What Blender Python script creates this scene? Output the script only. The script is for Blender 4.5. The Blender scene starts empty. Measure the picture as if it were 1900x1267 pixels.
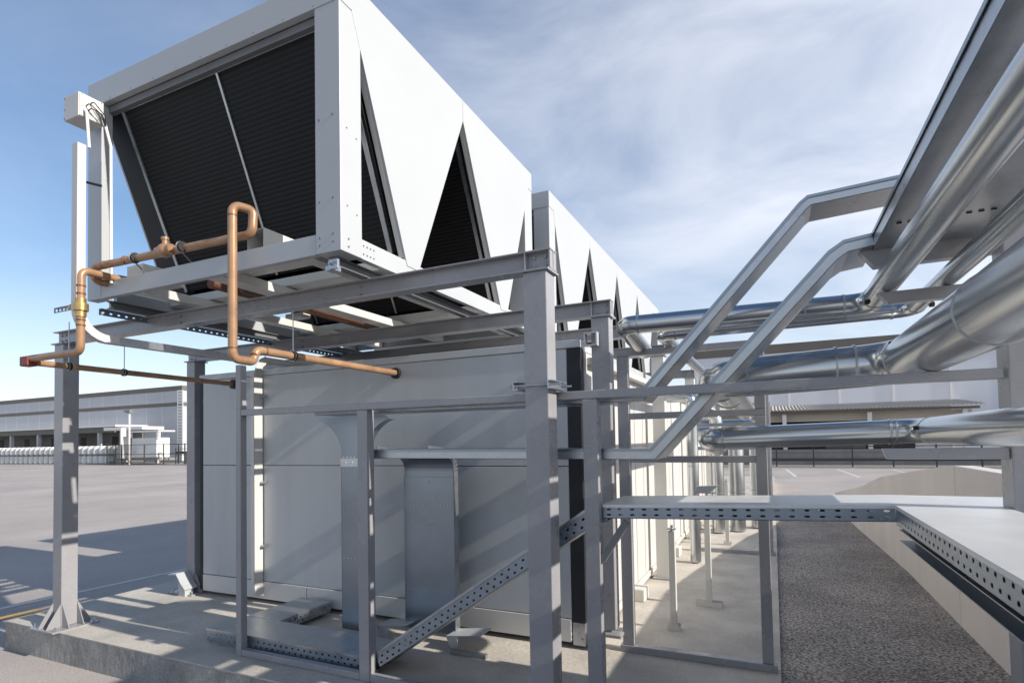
import bpy, bmesh, math, random
from mathutils import Vector, Matrix
random.seed(7)
R = math.radians
S = bpy.context.scene

# ------------------------------------------------------------------ camera
H = 1.7
ROT = Matrix(((0.90692337, 0.02976157, 0.42024308), (0.4209164, -0.02169672, -0.90683992), (-0.01787108, 0.99932152, -0.0322044)))
cd = bpy.data.cameras.new('camera')
cam = bpy.data.objects.new('camera', cd)
S.collection.objects.link(cam)
cam.matrix_world = Matrix.Translation((0, 0, H)) @ ROT.to_4x4()
cd.sensor_width = 36
cd.lens = 1044.9 / 1900 * 36
cd.shift_y = 149.5 / 1900
cd.clip_start = 0.05
cd.clip_end = 2000
S.camera = cam

# ------------------------------------------------------------------ light
SUN_AZ = R(-2.1)          # from +X, slightly towards the viewer's side (-Y)
SUN_EL = R(28.2)
sd = Vector((math.cos(SUN_EL) * math.cos(SUN_AZ), math.cos(SUN_EL) * math.sin(SUN_AZ), math.sin(SUN_EL)))
ld = bpy.data.lights.new('sun', 'SUN')
ld.energy = 5.0
ld.angle = R(0.5)
ld.color = (1.0, 0.93, 0.84)
sun = bpy.data.objects.new('sun', ld)
S.collection.objects.link(sun)
sun.rotation_euler = sd.to_track_quat('Z', 'Y').to_euler()
sun.location = (20, 0, 20)

W = bpy.data.worlds.new('World')
S.world = W
W.use_nodes = True
nt = W.node_tree
nt.nodes.clear()
def wn(t, **k):
    n = nt.nodes.new(t)
    for a, b in k.items(): setattr(n, a, b)
    return n
sky = wn('ShaderNodeTexSky', sky_type='NISHITA', sun_disc=False, sun_elevation=SUN_EL, sun_rotation=R(90 + 2.1), air_density=1.0, dust_density=0.6, ozone_density=2.0)
tc = wn('ShaderNodeTexCoord')
mp = wn('ShaderNodeMapping'); mp.inputs['Scale'].default_value = (1.0, 1.0, 2.2)
n1 = wn('ShaderNodeTexNoise'); n1.inputs['Scale'].default_value = 2.3; n1.inputs['Detail'].default_value = 9; n1.inputs['Roughness'].default_value = 0.58; n1.inputs['Distortion'].default_value = 0.5
cr = wn('ShaderNodeValToRGB'); cr.color_ramp.elements[0].position = 0.36; cr.color_ramp.elements[1].position = 0.72
cr.color_ramp.elements[0].color = (0.26, 0.26, 0.26, 1); cr.color_ramp.elements[1].color = (0.66, 0.66, 0.66, 1)
mx = wn('ShaderNodeMixRGB'); mx.inputs[2].default_value = (7.5, 7.7, 8.3, 1)
bg = wn('ShaderNodeBackground'); bg.inputs[1].default_value = 0.118
ow = wn('ShaderNodeOutputWorld')
L = nt.links.new
L(tc.outputs['Generated'], mp.inputs[0]); L(mp.outputs[0], n1.inputs['Vector']); L(n1.outputs[0], cr.inputs[0])
sx = wn('ShaderNodeSeparateXYZ'); L(tc.outputs['Generated'], sx.inputs[0])
mg = wn('ShaderNodeMapRange'); mg.inputs['From Min'].default_value = -0.75; mg.inputs['From Max'].default_value = 0.15; mg.inputs['To Min'].default_value = 0.34; mg.inputs['To Max'].default_value = 1.45
L(sx.outputs[0], mg.inputs[0])
mm = wn('ShaderNodeMath', operation='MULTIPLY', use_clamp=True); L(cr.outputs[0], mm.inputs[0]); L(mg.outputs[0], mm.inputs[1]); hz = wn('ShaderNodeMapRange'); hz.inputs['From Min'].default_value = 0.0; hz.inputs['From Max'].default_value = 0.38; hz.inputs['To Min'].default_value = 0.62; hz.inputs['To Max'].default_value = 0.0; hz.interpolation_type = 'SMOOTHSTEP'
L(sx.outputs[2], hz.inputs[0])
zn = wn('ShaderNodeMapRange'); zn.inputs['From Min'].default_value = 0.55; zn.inputs['From Max'].default_value = 0.8; zn.inputs['To Min'].default_value = 1.0; zn.inputs['To Max'].default_value = 0.0; zn.interpolation_type = 'SMOOTHSTEP'
L(sx.outputs[2], zn.inputs[0])
mz = wn('ShaderNodeMath', operation='MULTIPLY'); L(mm.outputs[0], mz.inputs[0]); L(zn.outputs[0], mz.inputs[1]); mm = mz
ma = wn('ShaderNodeMath', operation='MAXIMUM'); L(mm.outputs[0], ma.inputs[0]); L(hz.outputs[0], ma.inputs[1]); L(ma.outputs[0], mx.inputs[0]); hs = wn('ShaderNodeHueSaturation'); hs.inputs['Saturation'].default_value = 1.2; hs.inputs['Value'].default_value = 1.08; L(sky.outputs[0], hs.inputs['Color']); L(hs.outputs[0], mx.inputs[1]); L(mx.outputs[0], bg.inputs[0]); L(bg.outputs[0], ow.inputs[0])

S.view_settings.view_transform = 'Standard'
S.view_settings.look = 'None'
S.view_settings.exposure = 0.28
S.view_settings.gamma = 1

# ------------------------------------------------------------------ materials
def mat(name, col, rough=0.5, metal=0.0, var=0.0, vscale=3.0, bump=0.0, bscale=40.0, col2=None, stretch=(1, 1, 1), detail=6, rvar=0.0, spec=None, fine=0.0, fscale=300):
    m = bpy.data.materials.new(name); m.use_nodes = True
    t = m.node_tree; b = t.nodes['Principled BSDF']
    b.inputs['Base Color'].default_value = (*col, 1); b.inputs['Roughness'].default_value = rough; b.inputs['Metallic'].default_value = metal
    if spec is not None: b.inputs['Specular IOR Level'].default_value = spec
    co = t.nodes.new('ShaderNodeTexCoord'); mpn = t.nodes.new('ShaderNodeMapping'); mpn.inputs['Scale'].default_value = stretch
    t.links.new(co.outputs['Object'], mpn.inputs[0])
    colout = None
    if var or col2:
        n = t.nodes.new('ShaderNodeTexNoise'); n.inputs['Scale'].default_value = vscale; n.inputs['Detail'].default_value = detail; n.inputs['Roughness'].default_value = 0.62
        t.links.new(mpn.outputs[0], n.inputs['Vector'])
        r = t.nodes.new('ShaderNodeValToRGB'); r.color_ramp.elements[0].position = 0.34; r.color_ramp.elements[1].position = 0.66
        c2 = col2 if col2 else tuple(c * (1 - var) for c in col); c1 = col if col2 else tuple(min(1, c * (1 + var)) for c in col)
        r.color_ramp.elements[0].color = (*c2, 1); r.color_ramp.elements[1].color = (*c1, 1)
        t.links.new(n.outputs[0], r.inputs[0]); colout = r.outputs[0]
        if rvar:
            mr = t.nodes.new('ShaderNodeMapRange'); mr.inputs['To Min'].default_value = rough - rvar; mr.inputs['To Max'].default_value = rough + rvar
            mr.inputs['From Min'].default_value = 0.3; mr.inputs['From Max'].default_value = 0.7
            t.links.new(n.outputs[0], mr.inputs[0]); t.links.new(mr.outputs[0], b.inputs['Roughness'])
    if fine:
        n3 = t.nodes.new('ShaderNodeTexNoise'); n3.inputs['Scale'].default_value = fscale; n3.inputs['Detail'].default_value = 3
        t.links.new(co.outputs['Object'], n3.inputs['Vector'])
        mr = t.nodes.new('ShaderNodeMapRange'); mr.inputs['From Min'].default_value = 0.3; mr.inputs['From Max'].default_value = 0.7
        mr.inputs['To Min'].default_value = 1 - fine; mr.inputs['To Max'].default_value = 1 + fine
        t.links.new(n3.outputs[0], mr.inputs[0])
        vm = t.nodes.new('ShaderNodeVectorMath'); vm.operation = 'SCALE'
        if colout: t.links.new(colout, vm.inputs[0])
        else: vm.inputs[0].default_value = col
        t.links.new(mr.outputs[0], vm.inputs['Scale']); colout = vm.outputs[0]
    if colout: t.links.new(colout, b.inputs['Base Color'])
    if bump:
        n2 = t.nodes.new('ShaderNodeTexNoise'); n2.inputs['Scale'].default_value = bscale; n2.inputs['Detail'].default_value = 4
        t.links.new(mpn.outputs[0], n2.inputs['Vector'])
        bp = t.nodes.new('ShaderNodeBump'); bp.inputs['Strength'].default_value = bump; bp.inputs['Distance'].default_value = 0.02
        t.links.new(n2.outputs[0], bp.inputs['Height']); t.links.new(bp.outputs[0], b.inputs['Normal'])
    return m

def add_holes(m, rows=(0.3, 0.72), height=0.075, pitch=0.07, slot=(0.026, 0.011), stagger=False):
    """punch see-through slots on faces that carry a UV in metres (u along, v up); v<0 means no holes"""
    t = m.node_tree; out = t.nodes['Material Output']; b = t.nodes['Principled BSDF']
    uv = t.nodes.new('ShaderNodeUVMap'); uv.uv_map = 'holes'
    sp = t.nodes.new('ShaderNodeSeparateXYZ'); t.links.new(uv.outputs[0], sp.inputs[0])
    def M(op, a, c=None, d=None):
        n = t.nodes.new('ShaderNodeMath'); n.operation = op
        for i, v in enumerate((a, c, d)):
            if v is None: continue
            if isinstance(v, (int, float)): n.inputs[i].default_value = v
            else: t.links.new(v, n.inputs[i])
        return n.outputs[0]
    tot = None
    for i, rv in enumerate(rows):
        u = M('ADD', sp.outputs[0], pitch * 0.5 * (i % 2) if stagger else 0.0)
        fu = M('SUBTRACT', M('FRACT', M('DIVIDE', u, pitch)), 0.5)
        du = M('DIVIDE', M('MULTIPLY', fu, pitch), slot[0] / 2)
        dv = M('DIVIDE', M('SUBTRACT', sp.outputs[1], rv * height), slot[1] / 2)
        d = M('ADD', M('POWER', M('ABSOLUTE', du), 3.0), M('POWER', M('ABSOLUTE', dv), 2.4))
        h = M('LESS_THAN', d, 1.0)
        tot = h if tot is None else M('MAXIMUM', tot, h)
    tr = t.nodes.new('ShaderNodeBsdfTransparent'); mxs = t.nodes.new('ShaderNodeMixShader')
    t.links.new(tot, mxs.inputs[0]); t.links.new(b.outputs[0], mxs.inputs[1]); t.links.new(tr.outputs[0], mxs.inputs[2]); t.links.new(mxs.outputs[0], out.inputs['Surface'])
    return m

M_GALV = mat('galvanised sheet', (0.44, 0.465, 0.49), 0.32, 0.85, var=0.10, vscale=9, bump=0.06, bscale=12, rvar=0.06, fine=0.08, fscale=160)
M_GALVP = mat('galvanised pipe cladding', (0.54, 0.56, 0.57), 0.23, 0.95, var=0.05, vscale=1.5, bump=0.05, bscale=0.9, rvar=0.04)
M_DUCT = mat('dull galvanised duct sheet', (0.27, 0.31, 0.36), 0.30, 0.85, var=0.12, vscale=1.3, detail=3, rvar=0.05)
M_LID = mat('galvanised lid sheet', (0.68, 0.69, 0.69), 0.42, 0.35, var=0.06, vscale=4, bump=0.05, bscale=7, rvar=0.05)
M_HOLE = add_holes(mat('perforated galvanised sheet', (0.30, 0.345, 0.40), 0.36, 0.8, var=0.08, vscale=9, rvar=0.05, fine=0.08, fscale=160))
M_HOLES = add_holes(mat('staggered perforated sheet', (0.30, 0.345, 0.40), 0.36, 0.8, var=0.08, vscale=9, rvar=0.05, fine=0.08, fscale=160), rows=(0.25, 0.62), height=0.1, pitch=0.062, slot=(0.021, 0.014), stagger=True)
M_STEEL = mat('grey painted steel', (0.30, 0.298, 0.31), 0.27, 0.0, var=0.07, vscale=1.8, bump=0.05, bscale=22, rvar=0.06, fine=0.02, fscale=90)
M_STEELD = mat('dark painted steel', (0.16, 0.165, 0.175), 0.42, 0.0, var=0.1, vscale=3)
M_WHITE = mat('white coated panel', (0.43, 0.445, 0.455), 0.34, 0.0, var=0.015, vscale=1.5)
M_CREAM = mat('cream coated steel', (0.62, 0.61, 0.56), 0.42, 0.0, var=0.04, vscale=3)
M_PANEL = mat('grey sandwich panel', (0.455, 0.475, 0.49), 0.30, 0.0, var=0.06, vscale=1.3, stretch=(2.2, 2.2, .35), bump=0.015, bscale=2.2, rvar=0.03)
M_SIDEP = mat('white sandwich panel', (0.56, 0.55, 0.53), 0.45, 0.0, var=0.03, vscale=1.2)
M_DARK = mat('dark anthracite trim', (0.022, 0.024, 0.029), 0.5, 0.0, spec=0.25, var=0.1, vscale=3)
M_BLACK = mat('black rubber', (0.012, 0.012, 0.012), 0.6)
M_COPPER = mat('copper brown pipe', (0.37, 0.215, 0.12), 0.30, 0.15, var=0.2, vscale=5, stretch=(1, 1, 1), rvar=0.05)
M_COPD = mat('dark copper tube', (0.16, 0.075, 0.045), 0.5, 0.3, var=0.2, vscale=6)
M_BRASS = mat('brass valve', (0.50, 0.34, 0.14), 0.35, 0.7, var=0.12, vscale=20)
M_RED = mat('red brown coupling', (0.22, 0.035, 0.022), 0.5, 0.0, var=0.2, vscale=20)
M_CONC = mat('concrete', (0.58, 0.53, 0.46), 0.85, 0.0, col2=(0.40, 0.37, 0.325), vscale=1.7, bump=0.25, bscale=24, detail=12, fine=0.10, fscale=42)
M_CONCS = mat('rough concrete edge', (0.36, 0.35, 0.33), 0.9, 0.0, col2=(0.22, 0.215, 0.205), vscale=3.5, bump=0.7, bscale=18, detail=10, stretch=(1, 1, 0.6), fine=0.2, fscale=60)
M_ASPH = mat('asphalt yard', (0.44, 0.395, 0.36), 0.85, 0.0, col2=(0.33, 0.30, 0.28), vscale=0.28, bump=0.3, bscale=70, detail=9, fine=0.22, fscale=90)
M_RAMP = mat('ramp asphalt', (0.41, 0.36, 0.31), 0.88, 0.0, col2=(0.24, 0.213, 0.185), vscale=0.8, bump=1.0, bscale=45, detail=12, fine=0.95, fscale=48)
M_WALLR = mat('rendered wall', (0.68, 0.625, 0.58), 0.8, 0.0, col2=(0.61, 0.565, 0.525), vscale=1.4, bump=0.15, bscale=25, detail=9, stretch=(1, 1, 0.5), fine=0.05, fscale=60)
M_PAINTW = mat('white road paint', (0.62, 0.61, 0.58), 0.8, 0.0, var=0.12, vscale=6)
M_PAINTY = mat('yellow road paint', (0.66, 0.42, 0.13), 0.8, 0.0, var=0.15, vscale=8)
M_GRAV = mat('gravel', (0.30, 0.29, 0.27), 0.95, 0.0, col2=(0.17, 0.165, 0.16), vscale=4, bump=0.8, bscale=20, detail=12, fine=0.4, fscale=12)
M_WHP = mat('warehouse blue grey panel', (0.44, 0.455, 0.48), 0.6, 0.0, var=0.04, vscale=0.25)
M_WHPR = mat('warehouse pale panel', (0.64, 0.65, 0.70), 0.45, 0.0, var=0.03, vscale=0.25)
M_WHJ = mat('panel joint strip', (0.56, 0.58, 0.61), 0.6)
M_WHD = mat('warehouse brown fascia', (0.13, 0.115, 0.10), 0.6, 0.0, var=0.06, vscale=0.6)
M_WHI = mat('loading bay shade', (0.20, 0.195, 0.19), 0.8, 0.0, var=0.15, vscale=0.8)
M_WHC = mat('white canopy', (0.72, 0.71, 0.68), 0.5)
M_BEIGE = mat('beige soffit panel', (0.48, 0.43, 0.36), 0.6, 0.0, var=0.04, vscale=0.8)
M_DRUM = mat('white plastic', (0.66, 0.66, 0.64), 0.5, 0.0, var=0.1, vscale=4)
M_WIRE = mat('dark wire', (0.05, 0.05, 0.052), 0.5, 0.3)
M_CABLE = mat('white cable', (0.72, 0.72, 0.70), 0.5)

# coil fins: fine rows of fins, darker between them
M_COIL = mat('coil fins', (0.022, 0.022, 0.023), 0.6, 0.0, spec=0.25)
t = M_COIL.node_tree; b = t.nodes['Principled BSDF']
uvn = t.nodes.new('ShaderNodeUVMap'); uvn.uv_map = 'holes'
sp = t.nodes.new('ShaderNodeSeparateXYZ'); t.links.new(uvn.outputs[0], sp.inputs[0])
def cm(op, a, c):
    n = t.nodes.new('ShaderNodeMath'); n.operation = op
    for i, v in enumerate((a, c)):
        if isinstance(v, (int, float)): n.inputs[i].default_value = v
        else: t.links.new(v, n.inputs[i])
    return n.outputs[0]
w = cm('ABSOLUTE', cm('SUBTRACT', cm('FRACT', cm('MULTIPLY', sp.outputs[1], 1 / 0.034), 0), 0.5), 0)
rr = t.nodes.new('ShaderNodeValToRGB'); rr.color_ramp.elements[0].position = 0.05; rr.color_ramp.elements[1].position = 0.45
rr.color_ramp.elements[0].color = (0.003, 0.003, 0.0035, 1); rr.color_ramp.elements[1].color = (0.012, 0.013, 0.015, 1)
t.links.new(w, rr.inputs[0]); t.links.new(rr.outputs[0], b.inputs['Base Color'])
bp = t.nodes.new('ShaderNodeBump'); bp.inputs['Strength'].default_value = 0.6; bp.inputs['Distance'].default_value = 0.01
t.links.new(w, bp.inputs['Height']); t.links.new(bp.outputs[0], b.inputs['Normal'])

# ------------------------------------------------------------------ geometry helpers
class MB:
    def __init__(s): s.v = []; s.f = []; s.sm = []; s.uv = {}
    def add(s, vs, fs, smooth=False, uvs=None):
        o = len(s.v); s.v += [tuple(v) for v in vs]
        for i, f in enumerate(fs):
            if uvs and uvs[i]: s.uv[len(s.f)] = uvs[i]
            s.f.append([o + k for k in f]); s.sm.append(smooth)
        return s
    def box(s, x0, x1, y0, y1, z0, z1):
        x0, x1 = min(x0, x1), max(x0, x1); y0, y1 = min(y0, y1), max(y0, y1); z0, z1 = min(z0, z1), max(z0, z1)
        vs = [(x0, y0, z0), (x1, y0, z0), (x1, y1, z0), (x0, y1, z0), (x0, y0, z1), (x1, y0, z1), (x1, y1, z1), (x0, y1, z1)]
        return s.add(vs, [(0, 3, 2, 1), (4, 5, 6, 7), (0, 1, 5, 4), (1, 2, 6, 5), (2, 3, 7, 6), (3, 0, 4, 7)])
    def prism(s, poly, ext, uvs=None):
        """polygon (3-D points) extruded by the vector ext"""
        n = len(poly); e = Vector(ext); a = [Vector(p) for p in poly]
        nrm = Vector((0, 0, 0))
        for i in range(n): nrm += a[i].cross(a[(i + 1) % n])
        if nrm.dot(e) > 0: a = a[::-1]
        vs = a + [p + e for p in a]
        fs = [tuple(range(n)), tuple(range(2 * n - 1, n - 1, -1))] + [(i, n + i, n + (i + 1) % n, (i + 1) % n) for i in range(n)]
        return s.add(vs, fs)
    def bar(s, a, b, w, h, up=(0, 0, 1)):
        """rectangular bar from a to b, w across, h along up"""
        a = Vector(a); b = Vector(b); d = (b - a).normalized(); u = Vector(up)
        x = d.cross(u).normalized(); u = x.cross(d).normalized()
        p = [a + x * (w / 2 * i) + u * (h / 2 * j) for i, j in ((-1, -1), (1, -1), (1, 1), (-1, 1))]
        return s.prism(p, b - a)
    def tube(s, pts, r, seg=12, caps=True, smooth=True):
        pts = [Vector(p) for p in pts]; n = len(pts)
        tan = []
        for i in range(n):
            d = (pts[min(i + 1, n - 1)] - pts[max(i - 1, 0)])
            if 0 < i < n - 1: d = (pts[i + 1] - pts[i]).normalized() + (pts[i] - pts[i - 1]).normalized()
            tan.append(d.normalized())
        ref = Vector((0, 0, 1)) if abs(tan[0].z) < 0.9 else Vector((0, 1, 0))
        x = tan[0].cross(ref).normalized(); vs = []
        rr = r if isinstance(r, (list, tuple)) else [r] * n
        for i in range(n):
            if i: x = (x - tan[i] * x.dot(tan[i])).normalized()
            y = tan[i].cross(x)
            for k in range(seg):
                a = 2 * math.pi * k / seg
                vs.append(pts[i] + x * math.cos(a) * rr[i] + y * math.sin(a) * rr[i])
        fs = []
        for i in range(n - 1):
            for k in range(seg):
                fs.append((i * seg + k, i * seg + (k + 1) % seg, (i + 1) * seg + (k + 1) % seg, (i + 1) * seg + k))
        s.add(vs, fs, smooth)
        if caps:
            s.add(vs[:seg], [tuple(range(seg - 1, -1, -1))]); s.add(vs[-seg:], [tuple(range(seg))])
        return s
    def ball(s, c, r, seg=12, sc=(1, 1, 1)):
        vs = []; fs = []; c = Vector(c); rings = seg // 2
        for i in range(rings + 1):
            th = math.pi * i / rings
            for k in range(seg):
                a = 2 * math.pi * k / seg
                vs.append(c + Vector((math.sin(th) * math.cos(a) * sc[0], math.sin(th) * math.sin(a) * sc[1], math.cos(th) * sc[2])) * r)
        for i in range(rings):
            for k in range(seg):
                fs.append((i * seg + k, (i + 1) * seg + k, (i + 1) * seg + (k + 1) % seg, i * seg + (k + 1) % seg))
        return s.add(vs, fs, True)
    def face(s, pts, uv=None): return s.add(pts, [tuple(range(len(pts)))], False, [uv] if uv else None)
    def build(s, name, m, parent=None, bevel=0.0, loc=None):
        base = Vector((0, 0, 0))
        if parent is not None:
            base = Vector(parent['_base'])
        elif loc is not None: base = Vector(loc)
        me = bpy.data.meshes.new(name)
        me.from_pydata([tuple(Vector(v) - base) for v in s.v], [], s.f); me.update()
        me.polygons.foreach_set('use_smooth', s.sm)
        if s.uv:
            ul = me.uv_layers.new(name='holes')
            for l in ul.data: l.uv = (0, -9)
            for fi, uv in s.uv.items():
                for li, q in zip(me.polygons[fi].loop_indices, uv): ul.data[li].uv = q
        me.materials.append(m)
        o = bpy.data.objects.new(name, me); S.collection.objects.link(o)
        if parent is not None: o.parent = parent
        else: o.location = base
        o['_base'] = tuple(base)
        if bevel:
            bv = o.modifiers.new('edge', 'BEVEL'); bv.width = bevel; bv.segments = 2; bv.limit_method = 'ANGLE'; bv.angle_limit = R(50); bv.harden_normals = False
        return o

def arc_path(pts, rad, n=6):
    """polyline with rounded corners"""
    pts = [Vector(p) for p in pts]; out = [pts[0]]
    for i in range(1, len(pts) - 1):
        a = (pts[i - 1] - pts[i]).normalized(); b = (pts[i + 1] - pts[i]).normalized()
        r = rad[i - 1] if isinstance(rad, (list, tuple)) else rad
        ang = a.angle(b); tl = r / math.tan(ang / 2)
        p0 = pts[i] + a * tl; p1 = pts[i] + b * tl
        c = pts[i] + (a + b).normalized() * (r / math.sin(ang / 2))
        v0 = p0 - c; v1 = p1 - c; tot = v0.angle(v1); ax = v0.cross(v1).normalized()
        for k in range(n + 1): out.append(c + Matrix.Rotation(tot * k / n, 3, ax) @ v0)
    out.append(pts[-1]); return out

def thing(name, label, cat, loc, group=None):
    o = bpy.data.objects.new(name, None); S.collection.objects.link(o)
    o.location = loc; o['_base'] = tuple(loc); o.empty_display_size = 0.2
    o['label'] = label; o['category'] = cat
    if group: o['group'] = group
    return o
def tag(o, label, cat, group=None):
    o['label'] = label; o['category'] = cat
    if group: o['group'] = group
    return o
def struct(name, mb, m, kind='structure'):
    o = mb.build(name, m); o['kind'] = kind; return o
def copy_tree(o, parent=None):
    c = o.copy(); S.collection.objects.link(c); c.parent = parent
    for ch in list(o.children): copy_tree(ch, c)
    return c
def hbeam_x(mb, x0, x1, yc, z0, z1, fw=0.11, tf=0.009, tw=0.008):
    a = fw / 2; c = tw / 2
    poly = [(x0, yc - a, z0), (x0, yc + a, z0), (x0, yc + a, z0 + tf), (x0, yc + c, z0 + tf), (x0, yc + c, z1 - tf), (x0, yc + a, z1 - tf), (x0, yc + a, z1), (x0, yc - a, z1), (x0, yc - a, z1 - tf), (x0, yc - c, z1 - tf), (x0, yc - c, z0 + tf), (x0, yc - a, z0 + tf)]
    vs = poly + [(x1, p[1], p[2]) for p in poly]; n = 12
    fs = [(i, (i + 1) % n, n + (i + 1) % n, n + i) for i in range(n)]
    for q in ((0, 11, 2, 1), (11, 10, 3, 2), (10, 9, 4, 3), (9, 8, 5, 4), (8, 7, 6, 5)):
        fs.append(q); fs.append(tuple(n + k for k in reversed(q)))
    return mb.add(vs, fs)
def bolts(mb, pts, axis, r=0.008, h=0.007):
    for p in pts:
        p = Vector(p); mb.tube([p, p + Vector(axis) * h], r, 6, True, False)
    return mb

# ------------------------------------------------------------------ ground, slab, ramp
GZ = -0.27
g = MB()
g.face([(-400, -60, GZ), (500, -60, GZ), (500, 600, GZ), (-400, 600, GZ)])
struct('ground', g, M_ASPH)
g = MB(); g.box(-6.96, 0.0, 3.0, 26.0, GZ - 0.05, 0.0)
slab = struct('pavement', g, M_CONC)
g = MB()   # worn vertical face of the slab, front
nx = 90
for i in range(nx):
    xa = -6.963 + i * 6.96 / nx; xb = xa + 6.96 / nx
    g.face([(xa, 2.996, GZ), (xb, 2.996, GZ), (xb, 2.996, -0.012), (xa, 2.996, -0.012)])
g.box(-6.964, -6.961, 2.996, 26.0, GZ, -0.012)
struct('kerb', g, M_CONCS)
g = MB()   # ramp beside the slab, falling to the yard at its far end
g.add([(0.003, -6, -0.025), (1.47, -6, -0.025), (1.47, 8.5, -0.025), (0.003, 8.5, -0.025), (1.47, 16, GZ + 0.004), (0.003, 16, GZ + 0.004)], [(0, 1, 2, 3), (3, 2, 4, 5)])
g.face([(0.003, -6, GZ), (0.003, 3.0, GZ), (0.003, 3.0, -0.025), (0.003, -6, -0.025)][::-1])
struct('ramp', g, M_RAMP)
g = MB()   # gravel verge along the fence by the warehouses
g.face([(-130, 38.3, GZ + 0.02), (60, 38.3, GZ + 0.02), (60, 47.5, GZ + 0.02), (-130, 47.5, GZ + 0.02)])
struct('gravel', g, M_GRAV, 'stuff')
g = MB()
for i in range(-1, 8):
    x = 0.55 + 2.6 * i
    g.face([(x, 36.6, GZ + 0.004), (x + .13, 36.6, GZ + 0.004), (x + .13 + .3, 30.0, GZ + 0.004), (x + .3, 30.0, GZ + 0.004)][::-1])
struct('road_marking', g, M_PAINTW)
g = MB(); g.face([(-8.80, 3.6, GZ + 0.004), (-8.70, 3.6, GZ + 0.004), (-8.55, 6.2, GZ + 0.004), (-8.64, 6.2, GZ + 0.004)])
struct('road_marking', g, M_PAINTW)
g = MB(); g.face([(-8.85, 2.6, GZ + 0.008), (-8.2, 2.9, GZ + 0.008), (-8.1, 3.9, GZ + 0.008), (-8.25, 3.85, GZ + 0.008), (-8.36, 3.05, GZ + 0.008), (-8.9, 2.75, GZ + 0.008)])
struct('road_marking', g, M_PAINTY)

# ------------------------------------------------------------------ retaining wall
rw = thing('retaining_wall', 'long rendered concrete wall with stepped sloping top beside the asphalt ramp', 'wall', (1.47, 6.3, 0))
def wall_seg(y0, y1, prof):
    m = MB(); poly = [(1.47, y0, GZ - .05), (1.47, y1, GZ - .05)] + [(1.47, y, z) for y, z in prof[::-1]]
    return m.prism(poly, (0.15, 0, 0))
wall_seg(-6.0, 2.6, [(-6.0, 1.40), (2.6, 1.40)]).build('wall_panel', M_WALLR, rw, 0.008)
wall_seg(2.61, 6.29, [(2.61, 1.40), (6.29, 1.40)]).build('wall_panel', M_WALLR, rw, 0.008)
wall_seg(6.30, 12.1, [(6.30, 1.40), (7.4, 1.31), (10.26, 1.04), (12.1, .77)]).build('wall_panel', M_WALLR, rw, 0.008)
wall_seg(12.11, 17.6, [(12.11, .76), (17.6, 0.12)]).build('wall_panel', M_WALLR, rw, 0.008)

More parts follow.
